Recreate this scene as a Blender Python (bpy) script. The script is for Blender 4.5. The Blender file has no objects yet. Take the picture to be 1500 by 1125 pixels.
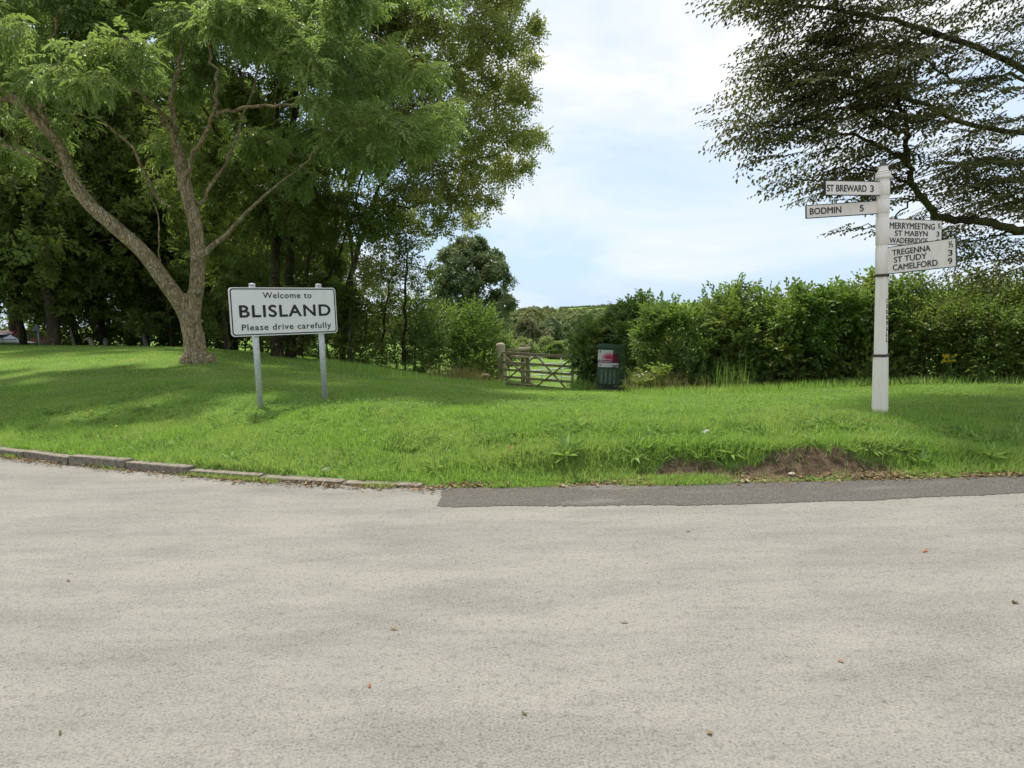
import bpy, bmesh, math
import numpy as np
from mathutils import Matrix, Vector

rng = np.random.default_rng(11)
R = math.radians
scene = bpy.context.scene
COL = scene.collection

# ------------------------------------------------------------------ camera
EYE = 1.6
PITCH = R(5.55)
ROLL = R(1.5)
cam_d = bpy.data.cameras.new("camera")
cam_d.sensor_width = 36.0
cam_d.lens = 24.0
cam_d.clip_start = 0.05
cam_d.clip_end = 9000
cam = bpy.data.objects.new("camera", cam_d)
COL.objects.link(cam)
CAM_M = (Matrix.Translation((0, 0, EYE)) @ Matrix.Rotation(R(90) - PITCH, 4, 'X') @ Matrix.Rotation(-ROLL, 4, 'Z'))
cam.matrix_world = CAM_M
scene.camera = cam
M3 = np.array(CAM_M.to_3x3())

# ------------------------------------------------------------------ sky, sun, exposure
SUN_EL, SUN_AZ = 63.0, -34.0          # azimuth from +Y, positive to the right
scene.view_settings.view_transform = 'Standard'
scene.view_settings.look = 'None'
scene.view_settings.gamma = 1.0
scene.view_settings.exposure = 1.6
scene.render.film_transparent = False
scene.cycles.max_bounces = 8
scene.cycles.diffuse_bounces = 4
scene.cycles.transmission_bounces = 5
scene.cycles.glossy_bounces = 2
scene.cycles.caustics_reflective = False
scene.cycles.caustics_refractive = False

sun_d = bpy.data.lights.new("sun", 'SUN')
sun_d.energy = 1.9
sun_d.angle = R(3.5)
sun_d.color = (1.0, 0.95, 0.86)
sun = bpy.data.objects.new("sun", sun_d)
COL.objects.link(sun)
sdir = Vector((math.sin(R(SUN_AZ)) * math.cos(R(SUN_EL)), math.cos(R(SUN_AZ)) * math.cos(R(SUN_EL)), math.sin(R(SUN_EL))))
sun.rotation_euler = (-sdir).to_track_quat('-Z', 'Y').to_euler()
sun.location = (0, 0, 30)

world = bpy.data.worlds.new("World")
scene.world = world
world.use_nodes = True
nt = world.node_tree
for n in list(nt.nodes):
    nt.nodes.remove(n)
def wn(t, **kw):
    n = nt.nodes.new(t)
    for k, v in kw.items():
        setattr(n, k, v)
    return n
w_out = wn('ShaderNodeOutputWorld')
w_bg = wn('ShaderNodeBackground')
w_sky = wn('ShaderNodeTexSky', sky_type='NISHITA', sun_disc=False)
w_sky.sun_elevation = R(SUN_EL)
w_sky.sun_rotation = R(SUN_AZ)
w_sky.air_density = 1.0
w_sky.dust_density = 1.2
w_tc = wn('ShaderNodeTexCoord')
w_map = wn('ShaderNodeMapping')
w_map.inputs['Scale'].default_value = (1.0, 1.0, 2.6)
w_map.inputs['Location'].default_value = (0.35, 0.1, 0.42)
w_n1 = wn('ShaderNodeTexNoise')
w_n1.inputs['Scale'].default_value = 2.6
w_n1.inputs['Detail'].default_value = 7
w_n1.inputs['Roughness'].default_value = 0.55
w_n1.inputs['Distortion'].default_value = 0.5
w_r = wn('ShaderNodeValToRGB')
w_r.color_ramp.elements[0].position = 0.40
w_r.color_ramp.elements[0].color = (0.12, 0.12, 0.12, 1)
w_r.color_ramp.elements[1].position = 0.69
w_r.color_ramp.elements[1].color = (1, 1, 1, 1)
w_mix = wn('ShaderNodeMixRGB')
w_mix.inputs['Color2'].default_value = (3.35, 3.40, 3.48, 1)
w_bg.inputs['Strength'].default_value = 0.1
L = nt.links.new
L(w_tc.outputs['Generated'], w_map.inputs['Vector'])
L(w_map.outputs[0], w_n1.inputs['Vector'])

w_blue = wn('ShaderNodeMixRGB')
w_blue.inputs['Fac'].default_value = 0.9
w_blue.inputs['Color2'].default_value = (1.72, 2.42, 3.30, 1)
L(w_sky.outputs[0], w_blue.inputs['Color1'])
L(w_blue.outputs[0], w_mix.inputs['Color1'])
w_sep = wn('ShaderNodeSeparateXYZ'); L(w_tc.outputs['Generated'], w_sep.inputs[0])
w_el = wn('ShaderNodeMapRange'); w_el.inputs['From Min'].default_value = .02; w_el.inputs['From Max'].default_value = .45; w_el.inputs['To Min'].default_value = -.07; w_el.inputs['To Max'].default_value = .12
L(w_sep.outputs['Z'], w_el.inputs['Value'])
w_add = wn('ShaderNodeMath', operation='ADD'); L(w_n1.outputs['Fac'], w_add.inputs[0]); L(w_el.outputs[0], w_add.inputs[1])
L(w_add.outputs[0], w_r.inputs['Fac']); L(w_r.outputs['Color'], w_mix.inputs['Fac'])
L(w_mix.outputs[0], w_bg.inputs['Color'])
L(w_bg.outputs[0], w_out.inputs['Surface'])

# ------------------------------------------------------------------ pixel -> place
def at(px, py, Y):
    """point at depth Y (metres along the road's normal) that a 1500x1125 pixel looks at"""
    d = M3 @ np.array([(px - 750.0) / 1000.0, -(py - 562.5) / 1000.0, -1.0])
    return np.array([0, 0, EYE]) + d * (Y / d[1])
def at_z(px, py, z):
    d = M3 @ np.array([(px - 750.0) / 1000.0, -(py - 562.5) / 1000.0, -1.0])
    return np.array([0, 0, EYE]) + d * ((z - EYE) / d[2])
def to_px(P):
    P = np.asarray(P, float)
    c = (P - np.array([0, 0, EYE])) @ M3
    d = np.maximum(-c[..., 2], 1e-3)
    return 750 + 1000 * c[..., 0] / d, 562.5 - 1000 * c[..., 1] / d, -c[..., 2]

# ------------------------------------------------------------------ object helpers
def tag(o, label=None, cat=None, group=None, kind=None):
    if label: o['label'] = label
    if cat: o['category'] = cat
    if group: o['group'] = group
    if kind: o['kind'] = kind
    return o
def empty(name, loc, rz=0.0, M=None):
    o = bpy.data.objects.new(name, None)
    o.empty_display_size = 0.2
    COL.objects.link(o)
    if M is not None:
        o.matrix_world = M
    else:
        o.location = loc
        o.rotation_euler = (0, 0, rz)
    return o
def link_mesh(name, me, mat, parent=None):
    o = bpy.data.objects.new(name, me)
    if mat is not None:
        if isinstance(mat, (list, tuple)):
            for m in mat: me.materials.append(m)
        else:
            me.materials.append(mat)
    COL.objects.link(o)
    if parent is not None:
        o.parent = parent
    return o
def mesh_np(name, V, Q, smooth=False):
    """mesh from numpy verts and equal-sized faces"""
    V = np.ascontiguousarray(V, np.float32); Q = np.ascontiguousarray(Q, np.int32)
    me = bpy.data.meshes.new(name)
    me.vertices.add(len(V)); me.vertices.foreach_set('co', V.ravel())
    k = Q.shape[1]
    me.loops.add(Q.size); me.loops.foreach_set('vertex_index', Q.ravel())
    me.polygons.add(len(Q))
    me.polygons.foreach_set('loop_start', np.arange(0, Q.size, k, dtype=np.int32))
    me.polygons.foreach_set('use_smooth', np.full(len(Q), smooth, bool))
    me.update(calc_edges=True)
    return me

class MB:
    """collects simple solids in one bmesh"""
    def __init__(s): s.bm = bmesh.new()
    def box(s, c, size, M=None, bevel=0.0):
        b = bmesh.new()
        bmesh.ops.create_cube(b, size=1.0)
        bmesh.ops.scale(b, vec=size, verts=b.verts)
        if bevel:
            bmesh.ops.bevel(b, geom=list(b.edges), offset=bevel, segments=2, affect='EDGES', profile=0.6)
        bmesh.ops.translate(b, vec=c, verts=b.verts)
        if M is not None: bmesh.ops.transform(b, matrix=M, verts=b.verts)
        s._add(b); return s
    def bar(s, p, q, w, h, bevel=0.0, up=(0, 0, 1)):
        p = Vector(p); q = Vector(q); d = q - p; l = d.length; x = d.normalized()
        y = Vector(up).cross(x)
        if y.length < 1e-4: y = Vector((0, 1, 0)).cross(x)
        y.normalize(); z = x.cross(y)
        M = Matrix((x, y, z)).transposed().to_4x4(); M.translation = (p + q) / 2
        return s.box((0, 0, 0), (l, w, h), M, bevel)
    def tube(s, pts, rad, n=12, cap=True):
        V, F = tube_np(np.array(pts, float), np.array(rad, float), n)
        b = bmesh.new()
        vs = [b.verts.new(v) for v in V]
        for f in F:
            try: b.faces.new([vs[i] for i in f])
            except ValueError: pass
        if cap:
            b.faces.new(vs[:n][::-1]); b.faces.new(vs[-n:])
        for f in b.faces: f.smooth = len(f.verts) == 4
        s._add(b); return s
    def lathe(s, prof, n=24, M=None, square=False):
        b = bmesh.new(); rings = []
        for r, z in prof:
            rings.append([b.verts.new((r * math.cos(2 * math.pi * (k + .5) / n), r * math.sin(2 * math.pi * (k + .5) / n), z)) for k in range(n)])
        for a, c in zip(rings, rings[1:]):
            for k in range(n):
                f = b.faces.new((a[k], a[(k + 1) % n], c[(k + 1) % n], c[k])); f.smooth = n > 8
        b.faces.new(rings[0][::-1]); b.faces.new(rings[-1])
        if M is not None: bmesh.ops.transform(b, matrix=M, verts=b.verts)
        s._add(b); return s
    def prism(s, poly, y0, y1, M=None, bevel=0.0):
        """outline in x,z pushed from y0 to y1"""
        b = bmesh.new()
        a = [b.verts.new((x, y0, z)) for x, z in poly]; c = [b.verts.new((x, y1, z)) for x, z in poly]
        n = len(poly)
        b.faces.new(a); b.faces.new(c[::-1])
        for k in range(n): b.faces.new((a[k], c[k], c[(k + 1) % n], a[(k + 1) % n]))
        bmesh.ops.recalc_face_normals(b, faces=b.faces)
        if bevel: bmesh.ops.bevel(b, geom=list(b.edges), offset=bevel, segments=2, affect='EDGES')
        if M is not None: bmesh.ops.transform(b, matrix=M, verts=b.verts)
        s._add(b); return s
    def _add(s, b):
        me = bpy.data.meshes.new("tmp"); b.to_mesh(me); b.free(); s.bm.from_mesh(me); bpy.data.meshes.remove(me)
    def build(s, name, mat, parent=None):
        me = bpy.data.meshes.new(name); s.bm.to_mesh(me); s.bm.free()
        return link_mesh(name, me, mat, parent)

def tube_np(P, rad, n=8):
    m = len(P)
    T = np.gradient(P, axis=0); T /= np.linalg.norm(T, axis=1, keepdims=True) + 1e-9
    ref = np.array([0.0, 1.0, 0.0]) if abs(T[0][1]) < .8 else np.array([1.0, 0, 0])
    V = np.zeros((m, n, 3)); a = 2 * np.pi * np.arange(n) / n
    for i in range(m):
        u = ref - T[i] * (ref @ T[i]); u /= np.linalg.norm(u) + 1e-9; w = np.cross(T[i], u); ref = u
        V[i] = P[i] + rad[i] * (np.cos(a)[:, None] * u + np.sin(a)[:, None] * w)
    i, k = np.meshgrid(np.arange(m - 1), np.arange(n), indexing='ij')
    F = np.stack([i * n + k, i * n + (k + 1) % n, (i + 1) * n + (k + 1) % n, (i + 1) * n + k], -1).reshape(-1, 4)
    return V.reshape(-1, 3), F

class Tubes:
    """branches of one tree gathered as numpy quads"""
    def __init__(s): s.V = []; s.F = []; s.n = 0; s.nodes = []; s.nrad = []
    def add(s, P, rad, n=7, wob=0.0, node=True):
        P = np.array(P, float); rad = np.array(rad, float)
        V, F = tube_np(P, rad, n)
        if wob:
            V = V + rng.normal(0, 1, V.shape) * np.repeat(rad, n)[:, None] * wob
        s.V.append(V); s.F.append(F + s.n); s.n += len(V)
        if node: s.nodes.append(P); s.nrad.append(rad)
    def limb(s, pts, r0, r1, n=9, sub=6, jit=0.03, node=True):
        P = smooth_path(np.array(pts, float), sub)
        P[1:-1] += rng.normal(0, jit, (len(P) - 2, 3))
        t = np.linspace(0, 1, len(P)); rad = r0 + (r1 - r0) * t ** 0.85
        s.add(P, rad, n, .05, node); return P
    def all_nodes(s): return np.concatenate(s.nodes), np.concatenate(s.nrad)
    def mesh(s, name): return mesh_np(name, np.concatenate(s.V), np.concatenate(s.F), True)

def smooth_path(P, sub):
    """Catmull-Rom"""
    Q = np.concatenate([[2 * P[0] - P[1]], P, [2 * P[-1] - P[-2]]]); out = []
    for i in range(1, len(Q) - 2):
        p0, p1, p2, p3 = Q[i - 1], Q[i], Q[i + 1], Q[i + 2]
        for t in np.linspace(0, 1, sub, endpoint=False):
            out.append(.5 * ((2 * p1) + (-p0 + p2) * t + (2 * p0 - 5 * p1 + 4 * p2 - p3) * t * t + (-p0 + 3 * p1 - 3 * p2 + p3) * t ** 3))
    out.append(P[-1]); return np.array(out)

def nrm(a): return a / (np.linalg.norm(a, axis=-1, keepdims=True) + 1e-9)

_ph = rng.uniform(0, 6.28, (12,)); _an = rng.uniform(0, 6.28, (12,)); _fr = rng.uniform(.6, 1.7, (12,))
def vnoise(x, y, s=1.0):
    """smooth wandering noise about 0, roughly -1..1, feature size about 1/s"""
    o = 0
    for k in range(12):
        f = _fr[k] * s * 3.0
        o = o + np.sin(f * (x * math.cos(_an[k]) + y * math.sin(_an[k])) + _ph[k] + 1.7 * np.sin(f * .37 * (x * math.sin(_an[k]) - y * math.cos(_an[k])) + _ph[-k]))
    return o / 5.0

# ------------------------------------------------------------------ materials
def new_mat(name):
    m = bpy.data.materials.new(name); m.use_nodes = True
    t = m.node_tree; b = t.nodes['Principled BSDF']
    return m, t, b
def N(t, kind, **inp):
    n = t.nodes.new(kind)
    for k, v in inp.items():
        key = k.replace('_', ' ')
        if key in n.inputs: n.inputs[key].default_value = v
        else: setattr(n, k, v)
    return n
def ramp(t, stops, src=None):
    n = t.nodes.new('ShaderNodeValToRGB'); e = n.color_ramp.elements
    while len(e) < len(stops): e.new(0.5)
    for el, (p, c) in zip(e, stops):
        el.position = p; el.color = (*c, 1) if len(c) == 3 else c
    if src is not None: t.links.new(src, n.inputs['Fac'])
    return n
def mixc(t, fac, a, b, mode='MIX'):
    n = t.nodes.new('ShaderNodeMixRGB'); n.blend_type = mode
    for sock, v in ((n.inputs['Fac'], fac), (n.inputs['Color1'], a), (n.inputs['Color2'], b)):
        if hasattr(v, 'is_output'): t.links.new(v, sock)
        elif isinstance(v, (int, float)): sock.default_value = v
        else: sock.default_value = (*v, 1)
    return n.outputs['Color']
def noise(t, scale, detail=4, rough=.55, vec=None, sc=None, coord='Object'):
    n = N(t, 'ShaderNodeTexNoise', Scale=scale, Detail=detail, Roughness=rough)
    tc = N(t, 'ShaderNodeTexCoord'); v = tc.outputs[coord]
    if sc is not None:
        mp = N(t, 'ShaderNodeMapping', Scale=sc); t.links.new(v, mp.inputs['Vector']); v = mp.outputs[0]
    t.links.new(v, n.inputs['Vector']); return n.outputs['Fac']
def bump(t, b, h, strength=.4, dist=.02):
    n = N(t, 'ShaderNodeBump', Strength=strength, Distance=dist)
    t.links.new(h, n.inputs['Height']); t.links.new(n.outputs[0], b.inputs['Normal'])

def leaf_mat(name, a, b, c, trans=.32, rough=.45, spec=.35, nscale=.6, tint=(1.15, 1.2, .78)):
    """a,b: spread from leaf to leaf; c: colour of some shoots"""
    m, t, p = new_mat(name)
    g = N(t, 'ShaderNodeNewGeometry')
    col = mixc(t, g.outputs['Random Per Island'], a, b)
    nz = noise(t, nscale, 3)
    r = ramp(t, [(.45, (0, 0, 0)), (.62, (1, 1, 1))], nz)
    col = mixc(t, r.outputs['Color'], col, mixc(t, .6, col, c))
    t.links.new(col, p.inputs['Base Color'])
    p.inputs['Roughness'].default_value = rough
    p.inputs['Specular IOR Level'].default_value = spec
    tr = N(t, 'ShaderNodeBsdfTranslucent')
    t.links.new(mixc(t, 1.0, col, tint, 'MULTIPLY'), tr.inputs['Color'])
    mx = N(t, 'ShaderNodeMixShader'); mx.inputs['Fac'].default_value = trans
    t.links.new(p.outputs[0], mx.inputs[1]); t.links.new(tr.outputs[0], mx.inputs[2])
    t.links.new(mx.outputs[0], t.nodes['Material Output'].inputs['Surface'])
    return m

def bark_mat(name, a, b, lichen=0.0, moss=0.0, scale=1.0):
    m, t, p = new_mat(name)
    f = noise(t, 9 * scale, 8, .72, sc=(1, 1, .5))
    col = ramp(t, [(.32, a), (.68, b)], f).outputs['Color']
    vo = N(t, 'ShaderNodeTexVoronoi', Scale=15 * scale); vo.feature = 'DISTANCE_TO_EDGE'
    vt = N(t, 'ShaderNodeTexCoord'); vm = N(t, 'ShaderNodeMapping', Scale=(1, 1, .38)); t.links.new(vt.outputs['Object'], vm.inputs['Vector'])
    vd = N(t, 'ShaderNodeVectorMath', operation='ADD'); vn = N(t, 'ShaderNodeTexNoise', Scale=5.0, Detail=4); t.links.new(vm.outputs[0], vn.inputs['Vector'])
    vs_ = N(t, 'ShaderNodeVectorMath', operation='SCALE'); vs_.inputs['Scale'].default_value = .22; t.links.new(vn.outputs['Color'], vs_.inputs[0])
    t.links.new(vm.outputs[0], vd.inputs[0]); t.links.new(vs_.outputs[0], vd.inputs[1]); t.links.new(vd.outputs[0], vo.inputs['Vector'])
    fis = ramp(t, [(.0, (.45, .42, .38)), (.16, (1, 1, 1))], vo.outputs['Distance']).outputs['Color']
    col = mixc(t, .8, col, fis, 'MULTIPLY')
    if moss:
        mz = ramp(t, [(.48, (0, 0, 0)), (.62, (1, 1, 1))], noise(t, 1.6, 4)).outputs['Color']
        col = mixc(t, mixc(t, 1.0, mz, (moss,) * 3, 'MULTIPLY'), col, (.10, .115, .03))
    if lichen:
        lz = ramp(t, [(.58, (0, 0, 0)), (.62, (1, 1, 1))], noise(t, 13, 3)).outputs['Color']
        gz_ = ramp(t, [(.45, (0, 0, 0)), (.6, (1, 1, 1))], noise(t, .9, 2)).outputs['Color']
        col = mixc(t, mixc(t, 1.0, mixc(t, 1.0, lz, gz_, 'MULTIPLY'), (lichen,) * 3, 'MULTIPLY'), col, (.42, .40, .33))
    t.links.new(col, p.inputs['Base Color'])
    p.inputs['Roughness'].default_value = .9; p.inputs['Specular IOR Level'].default_value = .15
    hh = mixc(t, .5, f, fis); bump(t, p, hh, 1.0, .05)
    return m

def plain(name, c, rough=.6, metal=0.0, var=.12, scale=14, spec=.4, bmp=0.0):
    m, t, p = new_mat(name)
    f = noise(t, scale, 5)
    lo = tuple(x * (1 - var) for x in c); hi = tuple(min(1, x * (1 + var)) for x in c)
    t.links.new(ramp(t, [(.3, lo), (.7, hi)], f).outputs['Color'], p.inputs['Base Color'])
    p.inputs['Roughness'].default_value = rough; p.inputs['Metallic'].default_value = metal
    p.inputs['Specular IOR Level'].default_value = spec
    if bmp: bump(t, p, f, bmp, .01)
    return m

# road: worn pale chippings
def make_road_mat():
    m, t, p = new_mat('worn_chip_seal')
    big = noise(t, .55, 9, .74, sc=(.35, 1.6, 1))
    mid = noise(t, 1.5, 10, .74, sc=(.5, 1.5, 1))
    chips = noise(t, 85, 3, .7)
    grit = noise(t, 24, 5, .72)
    base = ramp(t, [(.30, (.192, .185, .165)), (.48, (.236, .226, .201)), (.72, (.270, .258, .230))], big).outputs['Color']
    md = ramp(t, [(.36, (1, 1, 1)), (.56, (0, 0, 0))], mid).outputs['Color']
    base = mixc(t, mixc(t, 1.0, md, (.30,) * 3, 'MULTIPLY'), base, (.135, .129, .113))
    mth = t.nodes.new('ShaderNodeMath'); mth.operation = 'MULTIPLY_ADD'; mth.inputs[1].default_value = -.055
    t.links.new(md, mth.inputs[0]); t.links.new(chips, mth.inputs[2])
    ch = ramp(t, [(.28, (.36, .36, .345)), (.44, (.93, .93, .92)), (.66, (1.26, 1.26, 1.25))], mth.outputs[0]).outputs['Color']
    base = mixc(t, .85, base, ch, 'MULTIPLY')
    gr = ramp(t, [(.34, (.58, .58, .56)), (.46, (1, 1, 1)), (.75, (1.08, 1.08, 1.07))], grit).outputs['Color']
    base = mixc(t, .7, base, gr, 'MULTIPLY')
    t.links.new(base, p.inputs['Base Color'])
    p.inputs['Roughness'].default_value = .92; p.inputs['Specular IOR Level'].default_value = .2
    h = t.nodes.new('ShaderNodeMath'); h.operation = 'ADD'
    t.links.new(chips, h.inputs[0]); t.links.new(grit, h.inputs[1])
    bump(t, p, h.outputs[0], .55, .012)
    return m
def make_patch_mat():
    m, t, p = new_mat('dark_patch_tarmac')
    chips = noise(t, 110, 3, .7); big = noise(t, 1.1, 4, sc=(.5, 2, 1))
    base = ramp(t, [(.35, (.044, .040, .034)), (.50, (.076, .069, .059)), (.64, (.19, .178, .155))], chips).outputs['Color']
    wr = ramp(t, [(.55, (0, 0, 0)), (.75, (.6, .6, .6))], big).outputs['Color']
    base = mixc(t, wr, base, (.26, .25, .22))
    t.links.new(base, p.inputs['Base Color'])
    p.inputs['Roughness'].default_value = .9
    bump(t, p, chips, .9, .012)
    return m
def make_ground_mat():
    m, t, p = new_mat('turf_and_soil')
    big = noise(t, .45, 5); fine = noise(t, 18, 4, .7)
    g = ramp(t, [(.3, (.10, .17, .035)), (.52, (.14, .23, .045)), (.75, (.21, .27, .07))], big).outputs['Color']
    fr = ramp(t, [(.3, (.62, .62, .62)), (.65, (1.15, 1.15, 1.15))], fine).outputs['Color']
    g = mixc(t, .8, g, fr, 'MULTIPLY')
    sc_ = noise(t, 9, 6, .7); peb = noise(t, 60, 2, .6)
    s = ramp(t, [(.34, (.028, .020, .013)), (.5, (.088, .062, .038)), (.68, (.165, .118, .077))], sc_).outputs['Color']
    s = mixc(t, ramp(t, [(.66, (0, 0, 0)), (.72, (.8, .8, .8))], peb).outputs['Color'], s, (.30, .25, .20))
    a = N(t, 'ShaderNodeAttribute', attribute_name='soil')
    t.links.new(mixc(t, a.outputs['Fac'], g, s), p.inputs['Base Color'])
    p.inputs['Roughness'].default_value = 1.0; p.inputs['Specular IOR Level'].default_value = .1
    bump(t, p, sc_, .8, .05)
    return m

M_ROAD = make_road_mat(); M_PATCH = make_patch_mat(); M_GROUND = make_ground_mat()
def paint_mat(name, c, grime, rough=.5, sc=(5, 5, .8)):
    m, t, p = new_mat(name)
    st = ramp(t, [(.46, (0, 0, 0)), (.74, (1, 1, 1))], noise(t, 6, 6, .65, sc=sc)).outputs['Color']
    sp = ramp(t, [(.66, (0, 0, 0)), (.72, (.7, .7, .7))], noise(t, 40, 3, .6)).outputs['Color']
    col = mixc(t, mixc(t, 1.0, st, (.5,) * 3, 'MULTIPLY'), c, grime)
    t.links.new(mixc(t, mixc(t, 1.0, sp, (.35,) * 3, 'MULTIPLY'), col, tuple(x * .7 for x in grime)), p.inputs['Base Color'])
    p.inputs['Roughness'].default_value = rough; p.inputs['Specular IOR Level'].default_value = .4
    return m
M_WHITE = paint_mat('weathered_white_paint', (.80, .735, .67), (.60, .55, .455))
M_SIGNW = paint_mat('white_sign_sheeting', (.72, .705, .70), (.63, .615, .59), .4, (1.5, 1.5, .6))
M_BLACK = plain('black_paint', (.012, .012, .013), .5)
M_GALV = plain('galvanised_steel', (.50, .51, .51), .5, .35, .18, 30)
M_LEAD = plain('weathered_dark_cap', (.06, .055, .05), .7)
M_BAND = plain('dark_rusty_band', (.055, .042, .034), .7, var=.3)
M_WOOD_D = plain('weathered_gate_timber', (.205, .168, .105), .85, var=.35, scale=9, bmp=.4)
M_WOOD_L = plain('pale_split_timber', (.36, .305, .215), .85, var=.25, scale=8, bmp=.4)
M_STONE = plain('pale_stone', (.30, .27, .22), .9, var=.25, scale=8, bmp=.5)
M_KERB = plain('weathered_kerb_concrete', (.185, .162, .125), .95, var=.45, scale=16, bmp=.7)
M_GREENBOX = plain('dark_green_paint', (.065, .125, .068), .55, var=.25, scale=6)
M_GREENLIGHT = plain('faded_green_slats', (.17, .21, .165), .6, var=.4, scale=9)

BARK_ASH = bark_mat('warm_bark_with_lichen', (.17, .128, .072), (.56, .44, .275), 1.0, .35)
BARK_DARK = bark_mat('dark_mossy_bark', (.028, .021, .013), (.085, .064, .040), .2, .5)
BARK_GREY = bark_mat('grey_brown_bark', (.07, .055, .038), (.19, .155, .11), .4, .2)
BARK_PALE = bark_mat('pale_bark', (.22, .19, .14), (.46, .42, .33), .4, .1)

LEAF_ASH = leaf_mat('ash_leaves', (0.16, 0.235, 0.075), (0.29, 0.375, 0.145), (0.26, 0.33, 0.09), 0.48, 0.42, 0.4)
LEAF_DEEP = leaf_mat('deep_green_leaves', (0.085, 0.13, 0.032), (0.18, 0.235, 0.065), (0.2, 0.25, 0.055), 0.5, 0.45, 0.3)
LEAF_OAK = leaf_mat('yellowish_oak_leaves', (0.21, 0.255, 0.07), (0.34, 0.375, 0.125), (0.36, 0.335, 0.105), 0.5, 0.5, 0.3)
LEAF_BEECH = leaf_mat('dark_beech_leaves', (.056, .064, .024), (.108, .115, .042), (.12, .105, .045), .42, .6, .1)
LEAF_HEDGE = leaf_mat('hedge_leaves', (0.075, 0.135, 0.033), (0.2, 0.28, 0.08), (0.3, 0.36, 0.1), 0.42, 0.4, 0.45, nscale=1.1)
LEAF_HAZEL = leaf_mat('hazel_leaves', (.085, .145, .034), (.20, .28, .07), (.27, .32, .075), 0.46, 0.42, 0.4, nscale=1.0)
LEAF_BRIGHT = leaf_mat('fresh_green_leaves', (.09, .165, .035), (.18, .26, .06), (.20, .26, .06), 0.4, 0.45, 0.35)
LEAF_ROUND = leaf_mat('grey_green_leaves', (0.1, 0.14, 0.06), (0.2, 0.245, 0.12), (0.16, 0.2, 0.08), 0.28, 0.42, 0.5)
LEAF_PALE = leaf_mat('pale_willow_leaves', (0.2, 0.26, 0.09), (0.3, 0.35, 0.14), (0.24, 0.3, 0.09), 0.35, 0.5, 0.2)
LEAF_FAR = leaf_mat('far_wood_leaves', (0.13, 0.175, 0.065), (0.22, 0.26, 0.11), (0.23, 0.22, 0.1), 0.25, 0.6, 0.25, nscale=.045)
LEAF_COPPER = leaf_mat('coppery_leaves', (.12, .125, .065), (.20, .19, .105), (.13, .15, .065), 0.25, 0.6, 0.15)
GRASS = leaf_mat('grass_blades', (0.2, 0.33, 0.065), (0.32, 0.465, 0.125), (0.36, 0.44, 0.15), 0.5, 0.5, 0.2, nscale=.9)
WEED = leaf_mat('broad_weed_leaves', (0.13, 0.23, 0.05), (0.25, 0.36, 0.105), (0.22, 0.32, 0.075), 0.35, 0.6, 0.15, nscale=2)
STRAW = leaf_mat('dry_grass_stems', (0.3, 0.2325, 0.1125), (0.18, 0.1725, 0.0675), (0.15, 0.18, 0.045), 0.4, .6, 0.15)
LITTER = leaf_mat('dry_fallen_leaves', (.16, .085, .036), (.40, .30, .17), (.20, .15, .09), .12, .7, .2, nscale=4, tint=(1, 1, 1))

# ------------------------------------------------------------------ leaves as numpy quads
def leaf_quads(P, D, Nn, Ln, W, fold=.22, droop=.12, mid=.45):
    D = nrm(D); S = nrm(np.cross(D, Nn)); U = np.cross(S, D)
    Ln = np.asarray(Ln)[:, None]; W = np.asarray(W)[:, None]
    c = P + D * Ln * mid
    v1 = c + S * W / 2 + U * W * fold; v3 = c - S * W / 2 + U * W * fold
    v2 = P + D * Ln - U * Ln * droop
    V = np.stack([P, v1, v2, v3], 1).reshape(-1, 3)
    return V
def leaves_mesh(name, Vs):
    V = np.concatenate(Vs) if isinstance(Vs, list) else Vs
    return mesh_np(name, V, np.arange(len(V)).reshape(-1, 4))
def frames(X, up):
    X = nrm(X); Y = nrm(np.cross(up, X)); Z = np.cross(X, Y)
    return np.stack([X, Y, Z], -1)
def instance(tmpl, O, Rm, s):
    """tmpl: dict p,d,n (k,3), l,w (k) -> quads"""
    s = np.asarray(s)
    P = np.einsum('mij,kj->mki', Rm, tmpl['p']) * s[:, None, None] + O[:, None, :]
    D = np.einsum('mij,kj->mki', Rm, tmpl['d']); Nn = np.einsum('mij,kj->mki', Rm, tmpl['n'])
    m, k = P.shape[:2]
    D = D + rng.normal(0, .12, D.shape); Nn = Nn + rng.normal(0, .22, Nn.shape)
    l = (tmpl['l'][None] * s[:, None] * rng.uniform(.8, 1.2, (m, k))).ravel()
    w = (tmpl['w'][None] * s[:, None] * rng.uniform(.8, 1.2, (m, k))).ravel()
    return leaf_quads(P.reshape(-1, 3), D.reshape(-1, 3), Nn.reshape(-1, 3), l, w)

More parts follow.
